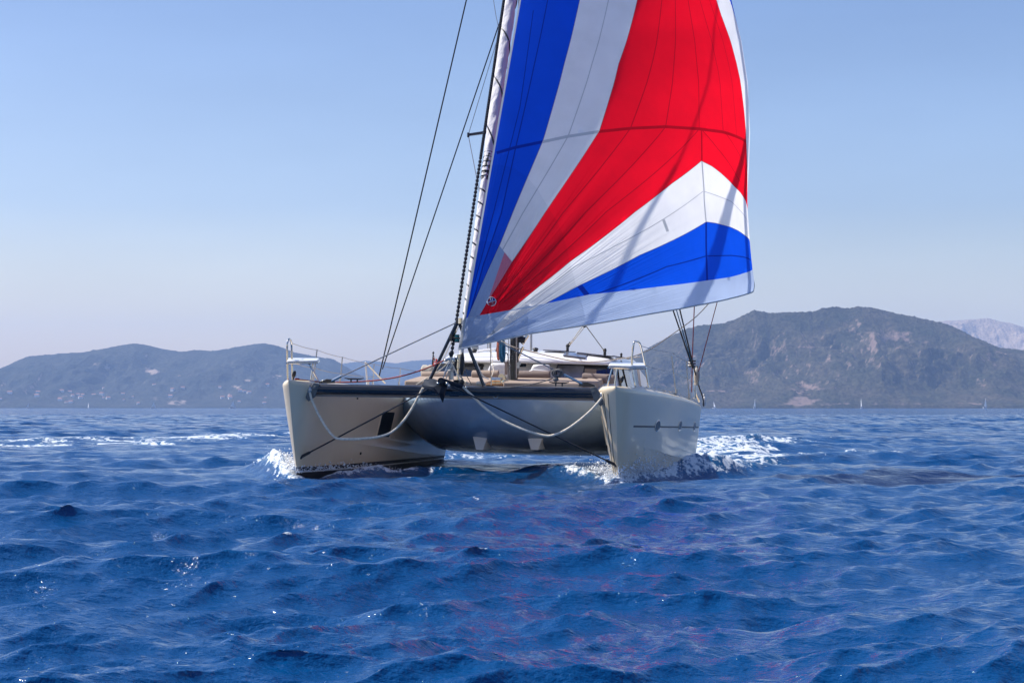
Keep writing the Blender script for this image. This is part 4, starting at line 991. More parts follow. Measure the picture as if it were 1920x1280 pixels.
# ---- mast and rigging
mz = bp(962, 714, 7.5)
MX, MY = mz.x, 7.55
mb = MB(); rings = []
for z in (1.9, 3, 8, 14, 20.5):
    rings.append([Vector((MX + .105 * math.cos(t), MY + .02 * (z - 2) + .19 * math.sin(t), z)) for t in np.linspace(0, 2 * math.pi, 25)[:-1]])
mb.loft(rings, closed=True, caps=True); MAST = part(mb, 'mast', BLACK)
for px, py in ((955.5, 656), (955.5, 665), (955.5, 677), (955.5, 688), (956, 668), (960, 668), (956, 672), (960, 672), (965, 660)):
    c = bp(px, py, MY - .185); c.y = MY - .185 if True else c.y; mb = MB(); mb.tube([c, c + Vector((0, .05, 0))], .009, 8); part(mb, 'rivet', STEELD, MAST)
c = bp(978, 637, MY); mb = MB(); mb.tube([c + Vector((-.10, 0, .03)), c + Vector((.09, 0, -.01))], [.085, .075], 14); mb.tube([c + Vector((.0, 0, 0)), c + Vector((.03, 0, 0))], .095, 14); part(mb, 'mast_winch', CARBON, MAST)
c = bp(982, 647, MY); mb = MB(); mb.tube([bp(979, 645, MY), bp(990, 628, MY)], .04, 10); mb.tube([bp(981, 650, MY), bp(970, 675, MY)], .03, 8); part(mb, 'vang_strut', STEEL, MAST)
mb = MB(); mb.box(bp(970.5, 665, MY), (.05, .16, .9)); part(mb, 'cleat_panel', CARBON, MAST, bevel=.01)
mb = MB(); mb.tube([bp(971, 690, MY - .1), bp(971.5, 679, MY - .1)], .04, 8); mb.tube([bp(974, 684, MY - .1), bp(974, 678, MY - .1)], .03, 8); part(mb, 'halyard_block', STEELD, MAST)
mb = MB(); mb.tube([bp(934, 660, MY), bp(936, 652, MY)], .07, 10); part(mb, 'halyard_winch', CARBON, MAST)
mb = MB(); mb.box(bp(949, 690, MY - .2), (.06, .06, .3)); part(mb, 'mast_pad', CUSH, MAST, bevel=.01)
mb = MB(); mb.tube([bp(949, 672, MY - .1) + Vector((math.cos(t) * .05, 0, math.sin(t) * .13)) for t in np.linspace(0, 2 * math.pi, 20)], .014, 6); part(mb, 'halyard_loop', ROPED, MAST)
for x0, r_, m_ in ((968.5, .010, ROPE), (966, .009, ROPED), (953, .008, ROPED)):
    stay([bp(x0, 708, MY - .2), bp(x0 + 1, 560, MY - .15)], r_, m_, 'halyard', MAST, 6)
# spreaders and diamond wires
sp = bp(878, 253, 7.9); rt = Vector((MX + .1, MY + .2, 8.35 + .0)); rt = bp(985, 238, 7.75)
mb = MB(); mb.tube([rt, sp], [.05, .035], 10); mb.tube([sp + Vector((0, 0, .05)), sp + Vector((0, 0, -.06))], .03, 8); SPR = part(mb, 'spreader', BLACK, MAST)
rt2 = Vector((2 * MX - sp.x + .35, sp.y, sp.z)); mb = MB(); mb.tube([rt, rt2], [.05, .035], 10); part(mb, 'spreader', BLACK, MAST)
stay([sp, bp(961, -20, 7.7)], .008, WIREG, 'diamond_wire', MAST, 5); stay([sp, bp(938, 560, 7.6)], .008, WIREG, 'diamond_wire', MAST, 5)
stay([bp(905, 0, 8), bp(918, -60, 8), ], .006, WIREG, 'diamond_wire', MAST, 5)
stay([bp(922, -20, 8.0), bp(930, 30, 8.0), bp(975, 240, 7.8)], .007, WIREG, 'diamond_wire', MAST, 5)
# shrouds on both sides
stay([bp(711, 705, 9.5), bp(1037, -700, 8.2)], .017, WIRE, 'shroud'); stay([bp(717, 692, 9.3), bp(1100, -440, 8.2)], .015, WIRE, 'shroud')
stay([bp(1299, 690, 9.8), bp(1261.5, 580, 9.4), bp(1190, 370, 8.7)], .018, WIRE, 'shroud'); stay([bp(1301, 690, 9.8), bp(1274.5, 580, 9.4), bp(1230, 400, 8.7)], .018, WIRE, 'shroud')
stay([bp(1300, 690, 9.8), bp(1268, 580, 9.4), bp(1213, 390, 8.7)], .012, ROPEB, 'lazy_line')
stay([bp(1297, 735, 10.2), bp(1298, 670, 10.2), bp(1302, 570, 10.4), bp(1308, 420, 10.6)], .013, ROPEP, 'tack_line')
stay([bp(1310, 696, 10.5), bp(1345, 565, 9.2), bp(1352, 545, 9.0)], .011, ROPEP, 'gennaker_sheet')
stay(smooth_path([bp(1328, 570, 9.0), bp(1300, 598, 9.2), bp(1250, 634, 9.6), bp(1220, 654, 9.8), bp(1190, 667, 9.9), bp(1165, 672, 9.6)]), .011, ROPED, 'gennaker_sheet')
# foot tackle
bk = bp(1096, 609, 3.2); e1 = on_roof(1065, CF + .75) + Vector((0, 0, .18)); e2 = on_roof(1134, CF + .55) + Vector((0, 0, .15))
mb = MB(); mb.ell(bk, (.045, .03, .06)); FTB = part(mb, 'clew_block', CARBON)
stay([bk + Vector((-.02, 0, 0)), e1], .011, ROPE, 'foot_line', FTB, 6); stay([bk + Vector((.015, 0, -.03)), e1 + Vector((.03, 0, 0))], .009, ROPE, 'foot_line', FTB, 6); stay([bk + Vector((.03, 0, -.02)), e2], .010, ROPED, 'foot_line', FTB, 6)
mb = MB(); mb.box(e1.lerp(bk, .07), (.06, .05, .14), Matrix.Rotation(R(28), 3, 'Y')); part(mb, 'tackle_block', CARBON, FTB, bevel=.01)
# ropes across the foredeck
stay(smooth_path([bp(940, 639, 7), bp(962, 650, 7.2), bp(988, 657, 8.0), bp(1020, 665, 8.1), bp(1060, 674, 8.2), bp(1095, 678, 8.25), bp(1130, 677, 8.4), bp(1165, 672, 9.0), bp(1200, 669, 9.6)]), .014, ROPE, 'control_line')
stay(smooth_path([bp(558, 711, .7), bp(600, 715.5, .7), bp(640, 716.5, .6), bp(680, 715, .6), bp(720, 711, .5), bp(760, 703, .4), bp(800, 690, .35), bp(838, 673, .3)]), .014, ROPER, 'furling_line')
stay(smooth_path([bp(912, 725, .45), bp(945, 726, .4), bp(980, 723, .4), bp(1015, 716, .4), bp(1045, 706, .42)]), .010, ROPED, 'furling_line')
stay(smooth_path([bp(780, 721, .5), bp(800, 709, .6), bp(830, 690, .8), bp(845, 672, .6)]), .010, ROPE, 'control_line')
stay(smooth_path([bp(871, 690, .7), bp(874, 702, 1.0), bp(884, 720, 1.4)]), .008, WIRE, 'cable_tail')
stay(smooth_path([bp(892, 675, 3), bp(898, 690, 3.4), bp(906, 705, 4.0), bp(916, 710, 4.5)]), .013, FENDER, 'control_line')
stay(smooth_path([bp(919.5, 704, 7.2), bp(920, 670, 7.2), bp(920.5, 630, 7.2), bp(924, 560, 7.2)]), .011, ROPED, 'halyard')
stay(smooth_path([bp(922, 705, 6.4), bp(925, 695, 6.6), bp(924, 685, 6.8), bp(921, 655, 7.0)]), .008, ROPE, 'halyard')
stay([bp(806, 712, .5), bp(829, 678, .5), bp(847, 640, .5), bp(862, 608, .45)], .008, ROPE, 'control_line')

# ---- bow seats, stanchions, lifelines
def bow_seat(rail, seat, legs, Y, hl, label):
    mb = MB(); mb.tube(smooth_path([bp(px, py, Y + dy) for px, py, dy in rail], 5), .021, 8); PU = part(mb, 'bow_pulpit', STEEL, None)
    PU['label'] = label
    s = [bp(px, py, Y + dy) for px, py, dy in seat]; mb = MB(); mb.prism(s, (0, 0, -.045)); part(mb, 'pulpit_seat', WHITE, PU, bevel=.02)
    for lg in legs: mb = MB(); mb.tube([bp(px, py, Y + dy) for px, py, dy in lg], .019, 8); part(mb, 'pulpit_leg', STEEL, PU)
    mb = MB(); ss = [v + Vector((0, 0, -.06)) for v in s]; mb.tube(ss + [ss[0]], .018, 8); part(mb, 'seat_frame', STEEL, PU)
bow_seat([(539.5, 711, 0), (538.5, 660, 0), (538.8, 643, 0), (542, 635.5, .1), (546, 641, .3), (547, 660, .35), (548.5, 711, .35)],
         [(538, 675, -.05), (596, 674.5, -.05), (599, 671, .75), (540, 670.5, .75)],
         [[(577, 677, 0), (597, 713, 0)], [(588, 674, .7), (583, 712, .7)]], .55, HULL_S, 'bow rail with seat at the end of the hull with the tall window')
bow_seat([(1191.5, 722, 0), (1185, 684, 0), (1186, 660, 0), (1188.5, 643, 0), (1192, 640, .1), (1199, 642.5, .3), (1203, 655, .4), (1209.5, 684, .5), (1216.5, 727, .5)],
         [(1141, 683, -.1), (1184, 685, -.1), (1211, 685, .35), (1207, 679, .8), (1145, 678, .8)],
         [[(1149, 687, 0), (1138, 725, 0)], [(1158, 680, .7), (1153, 722, .7)]], .75, HULL_P, 'bow rail with seat on the hull with the portholes')
for px0, py0, px1, py1, Y, hl, r_ in ((594.5, 655, 587, 712, 3.9, HULL_S, .014), (642, 669, 637, 715, 6.3, HULL_S, .014), (685, 679, 689.5, 717, 8.6, HULL_S, .022), (701.5, 682, 699, 717, 9.4, HULL_S, .014), (751, 690, 748, 719, 12.0, HULL_S, .014),
    (1260, 668, 1268.5, 735, 6.6, HULL_P, .017), (1287, 677, 1293, 742, 10.0, HULL_P, .015)):
    mb = MB(); a = bp(px1, py1, Y); b = bp(px0, py0, Y); mb.tube([a - Vector((0, 0, .12)), b], r_, 8); mb.tube([a - Vector((0, 0, .05)), a + Vector((0, 0, .06))], r_ * 1.8, 8); part(mb, 'stanchion', STEELD if r_ < .02 else FENDER, hl)
def life(pts, hl):
    out = []
    for a, b in zip(pts[:-1], pts[1:]): out += sag(bp(*a), bp(*b), .02, 8)[:-1]
    stay(out + [bp(*pts[-1])], .007, WIREG, 'lifeline', hl, 5)
life([(547, 643, .9), (594.5, 656, 3.9), (642, 669.5, 6.3), (701.5, 682.5, 9.4), (751, 690.5, 12.0), (800, 697, 13)], HULL_S)
life([(548, 679, .9), (591, 690, 3.9), (638.5, 700, 6.3), (700, 706, 9.4), (749, 709, 12.0)], HULL_S)
life([(1204, 649, 1.1), (1260, 661, 6.6), (1289, 678, 10.0), (1304, 690, 12)], HULL_P)
life([(1211, 685, 1.2), (1263, 698, 6.6), (1291, 710, 10.0), (1303, 718, 12)], HULL_P)
stay([bp(685, 679, 8.6), bp(722, 718, 9.5)], .02, FENDER, 'gangway_strut', HULL_S, 8)
# winch handles and small gear on the bows
for px, py, Y, hl in ((1164, 716, .5, HULL_P), (550, 706, .5, HULL_S)):
    c = bp(px, py, Y); mb = MB(); mb.tube([c - Vector((0, 0, .12)), c], .016, 8); mb.ell(c + Vector((.015, 0, .05)), (.042, .04, .075), rot=Matrix.Rotation(R(14), 3, 'Y')); part(mb, 'bow_light', CARBON, hl)
c = bp(557, 711, .6); mb = MB(); mb.box(c, (.08, .08, .05)); part(mb, 'line_guide', ROPER, HULL_S, bevel=.01)
for px, py, Y in ((1237, 735, 4.6), (1251, 736, 6.2)):
    cleat(bp(px, py, Y) - Vector((0, 0, .05)), HULL_P, .7, STEEL)
# seams of the bow moulding
for tm in (.10, .21):
    mb = MB(); mb.tube([Vector((hull_x(XH, -1, stem_y(g) + tm, g * 1.96) - .002, stem_y(g) + tm, g * 1.96)) for g in np.linspace(.12, .93, 30)], .006, 6)
    part(mb, 'moulding_seam', CARBON, HULL_P)
# stern rails, blocks
for a in ([(1301, 690, 11.8), (1300.5, 744, 11.6)], [(1304, 690, 12.3), (1304, 746, 12.2)], [(1305, 735, 12.6), (1311, 751, 12.8)]):
    mb = MB(); mb.tube([bp(*q) - Vector((0, 0, .03 * (i == 1))) for i, q in enumerate(a)], .022, 8); part(mb, 'stern_rail', STEEL, HULL_P)
mb = MB(); p = bp(1297.5, 676, 10.6); 
for i in range(5): mb.tube([bp(1297.5, 675.5 + i * 2.5, 10.6), bp(1297.5, 678 + i * 2.5, 10.6)], .10 if i % 2 else .095, 14, mi=i % 2)
part(mb, 'sheet_block', [CARBON, FENDER], HULL_P)
stay(smooth_path([bp(1300, 686, 10.6), bp(1305, 705, 11), bp(1311, 726, 11.6), bp(1318, 746, 12.2), bp(1319, 760, 12.6)]), .02, CARBON, 'hanging_strap', HULL_P, 8)
# ------------------------------------------------------------------ loose things aboard
BOW_ROPE = 'mooring bridle ropes slung from the bows'
mb = MB(); mb.tube(smooth_path(vpath((581, 735, .3), (585, 750, .3), (597, 776, .3), (613, 803, .3), (625, 817, .3), (634, 822, .3), (660, 823, .3), (685, 821.5, .3), (710, 818.5, .3), (735, 809, .3), (757, 788, .3), (775, 761, .3), (793, 727, .25))), .024, 8)
thing(mb, 'bridle_rope', ROPE, 'cream rope hanging in a loop in front of the hull with the tall window', 'rope', BOW_ROPE)
mb = MB(); mb.tube(smooth_path(vpath((868, 725, .2), (885, 741, .2), (905, 761, .2), (930, 780, .2), (955, 794, .2), (990, 808, .2), (1020, 816, .2), (1037, 815.5, .2), (1060, 806, .2), (1085, 789, .2), (1110, 767, .2), (1129, 745, .25))), .024, 8)
thing(mb, 'bridle_rope', ROPE, 'cream rope sagging from the anchor to the hull with the portholes', 'rope', BOW_ROPE)
# anchor under the middle of the beam
AN = bpy.data.objects.new('plough_anchor', None); link(AN); AB = bp(830, 753, 0.0); AN.matrix_world = M @ Matrix.Translation(AB)
tag(AN, 'dark blue grey plough anchor hanging at the middle of the front beam', 'anchor')
def apart(mb, name, mat, **kw):
    mb.v = [v - AB for v in mb.v]; return mb.build(name, mat, AN, **kw)
GALV.node_tree.nodes['Principled BSDF'].inputs['Specular IOR Level'].default_value = .2
pts = [bp(831, 754, -.05), bp(831, 716, .10), bp(813, 725, -.10), bp(823, 738, -.16), bp(791, 722, .14), bp(796, 711, .22), bp(812, 709.5, .22), bp(839, 722, .08)]
mb = MB(); mb.add(pts, [(4, 5, 6, 1, 2), (4, 2, 3), (2, 1, 3), (3, 1, 7, 0)]); fl_ = apart(mb, 'fluke', GALV, sharp=15)
sm = fl_.modifiers.new('thickness', 'SOLIDIFY'); sm.thickness = .022
mb = MB(); a = bp(826, 712, .0); b = bp(874, 727, .30); mb.tube([a, a.lerp(b, .5), b], [.052, .046, .04], 10); mb.tube([bp(826.5, 713.5, -.08), bp(826.5, 713.5, .08)], .062, 14); apart(mb, 'shank', GALV)
mb = MB(); mb.tube([bp(826.5, 713.5, -.085), bp(826.5, 713.5, .09)], .034, 12); apart(mb, 'roller_pin', CARBON)
mb = MB(); mb.ell(bp(838, 719, -.08), (.03, .03, .03)); mb.ell(bp(842, 722.5, -.08), (.025, .03, .03)); mb.ell(bp(821, 718, -.08), (.035, .03, .025)); mb.ell(bp(874, 726, .2), (.03, .04, .03)); apart(mb, 'shackle', STEEL)
# sun pads and bolsters of the forward cockpit
PADS = 'taupe sun pads of the forward cockpit'; BOL = 'round bolster cushions of the forward cockpit'
def pad(px0, px1, pyb, pyt, y0, y1, label, th=.07):
    a = bp(px0, pyb, y0); b = bp(px1, pyb, y0); z = (a.z + b.z) / 2
    z -= .10; th += .10; mb = MB(); mb.prism([Vector((a.x, y0, z)), Vector((b.x, y0, z)), Vector((b.x, y1, z + .14)), Vector((a.x, y1, z + .14))], (0, 0, th))
    return thing(mb, 'sun_pad', CUSH, label, 'cushion', PADS, bevel=.035)
pad(758, 914, 720, 709, 6.75, 8.55, 'wide taupe sun pad below the two bolsters beside the striker legs')
pad(943, 1087, 722.5, 711, 6.75, 8.5, 'taupe sun pad in front of the mast')
pad(1089, 1120, 722, 713, 7.3, 8.6, 'narrow taupe sun pad beside the bow seat with the portholes below')
def bolster(px0, px1, py, py_b, Y, mat, label, notch=False):
    a = bp(px0, py, Y); b = bp(px1, py_b, Y); r_ = .115
    mb = MB(); n = 16; rings = []
    for f in (0, .015, .05, .3, .5, .7, .95, .985, 1):
        c = a.lerp(b, f); rr_ = r_ * (.8 if f in (0, 1) else .95 if f in (.015, .985) else 1)
        rings.append([c + Vector((0, math.cos(t) * rr_, math.sin(t) * rr_)) for t in np.linspace(0, 2 * math.pi, n + 1)[:-1]])
    mb.loft(rings, closed=True, caps=True)
    return thing(mb, 'bolster', mat, label, 'cushion', BOL)
bolster(791, 846, 705, 705, 8.45, CUSH, 'taupe bolster furthest from the mast, under the left cabin window')
bolster(885, 935, 703, 703, 8.35, CUSH, 'taupe bolster between the striker leg and the mast')
bolster(972, 1031, 704, 704, 8.35, CUSH_SHADE, 'dark bolster with shade in its colour beside the black mast foot')
bolster(1092, 1152, 708, 711, 8.4, CUSH_SHADE, 'dark bolster with shade in its colour below the large cabin window with blinds')
mb = MB(); c = bp(802, 696, 9.6)
rings = []
for f, s in ((-.5, .7), (-.42, .95), (-.2, 1.0), (0, .93), (.2, 1.02), (.42, .95), (.5, .7)):
    rings.append([c + Vector((f * .28 + .02 * math.sin(f * 30), math.cos(t) * .16 * s, math.sin(t) * .16 * s * (1 + .06 * math.sin(3 * t + f * 9)))) for t in np.linspace(0, 2 * math.pi, 19)[:-1]])
mb.loft(rings, closed=True, caps=True); thing(mb, 'rolled_cover', CANVAS, 'rolled cream canvas cover beside the small red flag', 'cover')
# ensign on a short staff at the stern
FL = bpy.data.objects.new('ensign_flag', None); link(FL); fb = bp(808, 695, 13.0); FL.matrix_world = M @ Matrix.Translation(fb)
tag(FL, 'small red ensign with a blue and white canton flying at the stern', 'flag')
mb = MB(); mb.tube([Vector((0, 0, -.35)), bp(812.5, 662, 13.0) - fb], .016, 8); mb.ell(bp(812.5, 661, 13.0) - fb, (.03, .03, .03)); mb.build('flag_staff', CARBON, FL)
mb = MB(); p0 = bp(811.5, 666, 13.0) - fb; nu, nv = 16, 14
vs = []; fs = []; mi = []
for j in range(nv + 1):
    for i in range(nu + 1):
        u = i / nu; v = j / nv
        vs.append(p0 + Vector((-.02 * v + .10 * u - .03 * v * 0, .05 * math.sin(u * 7 + v * 2) + .1 * u, -.36 * v - .12 * u + .02 * math.sin(u * 9))))
for j in range(nv):
    for i in range(nu):
        u = (i + .5) / nu; v = (j + .5) / nv; k = 0
        if v < .5 and u < .75:
            du, dv = abs(u - .375) / .375, abs(v - .25) / .25; k = 1
            if abs(du - dv) < .22: k = 2
            if du < .26 or dv < .3: k = 2
            if du < .12 or dv < .15: k = 0
        fs.append((j * (nu + 1) + i, j * (nu + 1) + i + 1, (j + 1) * (nu + 1) + i + 1, (j + 1) * (nu + 1) + i)); mi.append(k)
mb.v = vs; mb.f = fs; mb.m = mi; mb.build('flag_cloth', [FLAGR, FLAGB, FLAGW], FL, sharp=0)
# hanks of rope on the mast and on the stay
def hank(cx, cy, w, h, n, mat, label, Y, r_=.014, sd=1):
    rg = random.Random(sd); mb = MB()
    for i in range(n):
        ox = rg.uniform(-w * .35, w * .35); hh = h * rg.uniform(.8, 1.05); ph = rg.uniform(-.2, .2)
        pts = [bp(cx + ox + w * .32 * math.cos(t) + ph * 3 * math.sin(t * .5), cy - h / 2 + hh / 2 + hh * .5 * math.sin(t), Y - .02 * i) for t in np.linspace(0, 2 * math.pi, 18)]
        mb.tube(pts, r_, 6, cap=False)
    mb.tube([bp(cx - w * .5, cy - h * .28, Y - .1), bp(cx + w * .5, cy - h * .25, Y - .1)], r_ * 1.6, 6)
    return thing(mb, 'rope_hank', mat, label, 'rope', 'hanks of coiled line')
hank(936, 656, 6, 36, 7, ROPEO, 'orange flecked hank of line hanging beside the mast', MY - .1, .013, 3)
hank(942, 658, 8, 40, 10, ROPEB, 'teal blue hank of line hanging on the mast', MY - .16, .014, 5)
c = bp(1045, 699, .40)
mb = MB()
for i in range(7):
    o = random.Random(i).uniform(-.03, .03); a1 = R(random.Random(i + 9).uniform(-25, 25))
    mb.tube([c + Vector((math.cos(t) * .085 * math.cos(a1) + o, -.03 + i * .012, math.sin(t) * (.06 + .004 * i) + math.cos(t) * .05 * math.sin(a1))) for t in np.linspace(0, 2 * math.pi, 18)], .011, 6, cap=False)
mb.ell(bp(1042, 711, .40), (.06, .05, .05))
thing(mb, 'rope_hank', ROPED, 'grey flecked coil of line tied to the stay above the beam cleat', 'rope', 'hanks of coiled line')
mb = MB(); mb.ell(bp(1306.5, 705, 11.0), (.075, .075, .23)); mb.tube([bp(1306.5, 690, 11.0), bp(1306.5, 686, 11.0)], .03, 8); mb.tube([bp(1305, 722, 11.0), bp(1306, 718, 11.0)], .06, 8)
thing(mb, 'fender', CANVAS, 'cream fender hung beside the striped block at the stern', 'fender')
mb = MB(); mb.ell(bp(1320.5, 752, 12.8), (.045, .06, .13)); mb.tube([bp(1319.5, 742, 12.8), bp(1320, 738, 12.8)], .02, 8); thing(mb, 'buoy', FENDER, 'small white buoy hanging at the end of the stern', 'buoy')
# furled jib, a roll of white cloth behind the luff of the gennaker
FJ = bpy.data.objects.new('furled_jib', None); link(FJ); a = bp(866, 640, 1.1); b = bp(957, 0, 5.3); FJ.matrix_world = M @ Matrix.Translation(a)
tag(FJ, 'white furled jib rolled round its stay with a dark spiral edge', 'furled sail')
d = b - a; L2 = d.length; dn = d.normalized(); ux = dn.cross(Vector((0, 1, 0))).normalized(); uy = ux.cross(dn).normalized()
def roll(t, ph, r_): return dn * (t * L2) + (ux * math.cos(ph) + uy * math.sin(ph)) * r_
def rad_(t): return float(np.interp(t, [0, .05, .42, .45, .5, .54, .7, 1.0, 1.4, 2.0], [.03, .05, .075, .075, .085, .10, .125, .14, .12, .05]))
mb = MB(); rings = []; nn_ = 26
for t in np.linspace(0, 2.0, 260):
    # one overlap edge winds up the roll, and the cloth bulges between its turns
    rings.append([roll(t, k * 2 * math.pi / nn_, rad_(t) * (1 + .10 * (((k / nn_ - t * 6.5) % 1.0)) + .05 * math.sin(k * 1.1 + t * 55) + .03 * math.sin(t * 160 + k))) for k in range(nn_)])
mb.loft(rings, closed=True, caps=True)
def jib_material():
    m, nt, b_, out = nodemat('white_furled_sailcloth'); b_.inputs['Base Color'].default_value = (.70, .66, .64, 1); b_.inputs['Roughness'].default_value = .8
    tc = N(nt, 'ShaderNodeTexCoord'); no = N(nt, 'ShaderNodeTexNoise', i_Scale=6.0, i_Detail=5.0); mp = N(nt, 'ShaderNodeMapping'); mp.inputs['Scale'].default_value = (1, 1, .35)
    nt.links.new(tc.outputs['Object'], mp.inputs['Vector']); nt.links.new(mp.outputs[0], no.inputs['Vector']); bu = N(nt, 'ShaderNodeBump', i_Strength=1.0, i_Distance=.06); nt.links.new(no.outputs[0], bu.inputs['Height']); nt.links.new(bu.outputs[0], b_.inputs['Normal'])
    return m
mb.build('sail_roll', jib_material(), FJ)
mb = MB(); mb.tube([roll(t, t * 6.5 * 2 * math.pi, rad_(t) * 1.03) for t in np.linspace(.54, 2.0, 620)], .019, 6); mb.build('spiral_edge', CARBON, FJ)
mb = MB(); mb.tube([roll(t, t * 26 * 2 * math.pi, rad_(t) * 1.0 + .004) for t in np.linspace(.02, .42, 420)], .016, 6); mb.build('luff_lacing', CARBON, FJ)
mb = MB(); mb.tube([roll(t, 0, 0) for t in np.linspace(.44, .535, 12)], [.07, .085, .08, .088, .082, .09, .086, .092, .088, .095, .09, .07], 14)
for i in range(6): mb.tube([roll(.455 + i * .014, k * .4, .093) for k in range(17)], .010, 5)
mb.build('clew_wrap', CARBON, FJ)

# ------------------------------------------------------------------ sailing boats on the horizon
FARS = 'tiny sailing boats far off below the hills'
def far_boat(px, d, mast, lean, two, label, head):
    o = bpy.data.objects.new('distant_sailboat', None); link(o); p = at(px, 764, d); o.location = (p.x, d, 0.1); o.rotation_euler = (0, R(lean), head)
    tag(o, label, 'sailboat', FARS); s = mast / 14.0
    mb = MB(); rings = []
    for x, w_, z in ((-6, .9, 1.0), (-5.5, 1.5, 1.05), (-2, 1.9, 1.1), (2, 1.6, 1.25), (5, .6, 1.5), (6.2, .05, 1.65)):
        rings.append([Vector((x, -w_, z)) * s, Vector((x, -w_ * .8, .1)) * s, Vector((x, 0, -.4)) * s, Vector((x, w_ * .8, .1)) * s, Vector((x, w_, z)) * s])
    mb.loft(rings, caps=True); mb.build('hull', WHITE, o)
    mb = MB(); mb.tube([Vector((.8, 0, 1)) * s, Vector((.8, 0, 15.2)) * s], .12, 6); mb.tube([Vector((.8, 0, 2.6)) * s, Vector((-4.6, 0, 2.5)) * s], .1, 6); mb.build('mast', STEELD, o)
    def cloth(nm, tri):
        mb = MB(); n = 8; vs = []; fs = []
        A, B, C_ = [Vector(q) * s for q in tri]
        for i in range(n + 1):
            for j in range(n + 1):
                e0 = A.lerp(C_, i / n); e1 = B.lerp(C_, i / n); v = e0.lerp(e1, j / n); v.y += .9 * s * math.sin(math.pi * j / n) * (1 - i / n * .8); vs.append(v)
        for i in range(n):
            for j in range(n): fs.append((i * (n + 1) + j, i * (n + 1) + j + 1, (i + 1) * (n + 1) + j + 1, (i + 1) * (n + 1) + j))
        mb.add(vs, fs); mb.build(nm, WHITE, o, normals=False)
    cloth('mainsail', [(.6, 0, 2.9), (-4.5, 0, 2.9), (.7, 0, 15)])
    if two: cloth('foresail', [(5.8, 0, 1.9), (1.6, 0, 2.2), (1.0, 0, 13.5)])
for a in ((53, 4000, 11, 4, 0, 'faint small sailboat below the left end of the wooded hill', 1.0), (166, 3800, 11, 5, 1, 'small sailboat second along the foot of the wooded hill', 2.0), (287, 3600, 12, 6, 1, 'small white sailboat under the middle of the wooded hill', .5),
          (436, 3500, 14, 3, 1, 'largest sailboat below the wooded hill, near the tall window hull', .7), (1339, 3900, 13, 5, 0, 'small sailboat just beside the stern of the catamaran', 2.2),
          (1415, 3500, 16, 8, 1, 'leaning white sailboat at the foot of the steep hill, before the sea cliff', 1.2), (1615, 3500, 16, 10, 0, 'narrow white sailboat beyond the sea cliff', 1.5), (1725 + 122, 3500, 17, 7, 1, 'white sailboat at the far right below the steep hill', .9)):
    far_boat(*a)

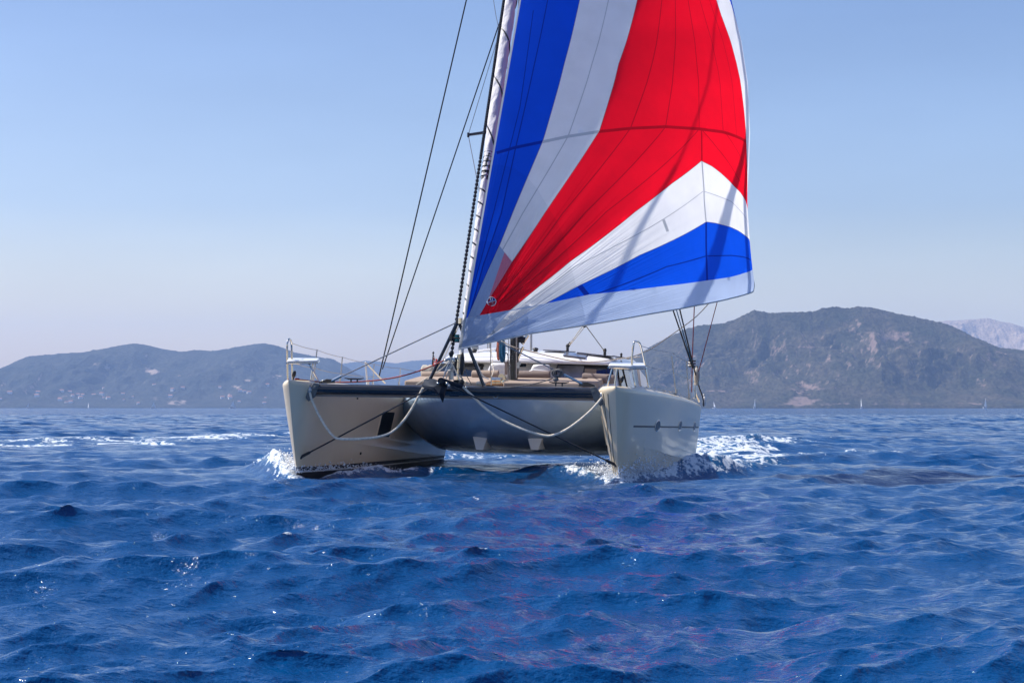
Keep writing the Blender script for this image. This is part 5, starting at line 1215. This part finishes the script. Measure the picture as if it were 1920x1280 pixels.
# ------------------------------------------------------------------ houses on the wooded hill
X, Y_, Z, PXX, PYY = HILLS['wooded_hill']
hr = random.Random(4); HM = pm('pale_house_render', (.74, .70, .64), .9); RM = pm('clay_roof_tiles', (.38, .17, .10), .9)
spots = []
for _ in range(40):
    if hr.random() < .72: spots.append((hr.choice((20, 60, 120, 150, 190, 250, 300, 350, 400, 440, 480)) + hr.uniform(-22, 22), min(757, max(728, hr.gauss(746, 7)))))
    else: spots.append((hr.uniform(60, 520), hr.uniform(722, 745)))
hm = None
for px, py in spots:
    e = (PXX - px) ** 2 + 3 * (PYY - py) ** 2; i = np.unravel_index(np.argmin(e[2:100]), e[2:100].shape); i = (i[0] + 2, i[1])
    p = Vector((X[i], Y_[i], Z[i]))
    if hm is None:
        w_, d_, h_ = 11.0, 9.0, 6.0
        mb = MB(); mb.box((0, 0, 1.0), (w_, d_, 2 * h_ - 2)); hm = mb.build('house_wall', HM)
        mb = MB(); mb.prism([(-w_ / 2 - .5, -d_ / 2 - .5, h_ + .02), (-w_ / 2 - .5, d_ / 2 + .5, h_ + .02), (-w_ / 2 - .5, 0, h_ + 2.4)], (w_ + 1, 0, 0)); rm = mb.build('house_roof', RM)
        wall_me, roof_me = hm.data, rm.data; bpy.data.objects.remove(hm); bpy.data.objects.remove(rm); hm = True
    ho = bpy.data.objects.new('hillside_house', None); link(ho); ho.location = p; ho.rotation_euler = (0, 0, hr.uniform(-.6, .6)); s = hr.uniform(.55, 1.05); ho.scale = (s * hr.uniform(.9, 1.5), s, s)
    tag(ho, 'tiny pale house among trees on the wooded hillside across the water', 'house', 'pale houses scattered on the wooded hill')
    for nm, me in (('wall', wall_me), ('roof', roof_me)):
        c = bpy.data.objects.new(nm, me); link(c); c.parent = ho

# ------------------------------------------------------------------ spray at the bows
def spray():
    rg = np.random.default_rng(3); mb = MB()
    oct_f = [(0, 2, 4), (2, 1, 4), (1, 3, 4), (3, 0, 4), (2, 0, 5), (1, 2, 5), (3, 1, 5), (0, 3, 5)]
    vs = []; fs = []
    def drop(p, r_):
        b0 = len(vs); st = Vector(rg.normal(0, .5, 3))
        for a in ((1, 0, 0), (-1, 0, 0), (0, 1, 0), (0, -1, 0), (0, 0, 1), (0, 0, -1)): v = Vector(a) * r_; vs.append(p + v + st * r_ * (.8 if a[2] > 0 else 0))
        fs.extend([tuple(b0 + i for i in f) for f in oct_f])
    for xc, side, n, k in ((-XH, -1, 1500, .85), (-XH, 1, 700, .5), (XH, 1, 3000, 1.0), (XH, -1, 1500, .8)):
        for _ in range(n):
            t = abs(rg.normal(0, 1.5)) - .15 if rg.random() < .75 else rg.uniform(0, 5)
            Y = .72 + t; w = float(hull_ww(t)); crest = .04 + .30 * max(t, 0)
            lat = w + crest * rg.uniform(.1, 1.25) + rg.normal(0, .07 + .05 * max(t, 0))
            h = abs(rg.normal(0, .17)) * math.exp(-((t - 1.4) / 2.4) ** 2) * k
            x = xc + side * max(lat, w + .02)
            drop(Vector((x, Y, .04 + .18 * math.exp(-((t - 1.5) / 2) ** 2) * k + h)), float(np.clip(rg.lognormal(-4.7, .5), .005, .03)))
    mb.v = vs; mb.f = fs; mb.m = [0] * len(fs)
    m, nt, b, out = nodemat('white_spray'); b.inputs['Base Color'].default_value = (.85, .88, .92, 1); b.inputs['Roughness'].default_value = .3
    o = mb.build('spray', m, sharp=0, normals=False); o.matrix_world = M
    tag(o, kind='stuff')
spray()
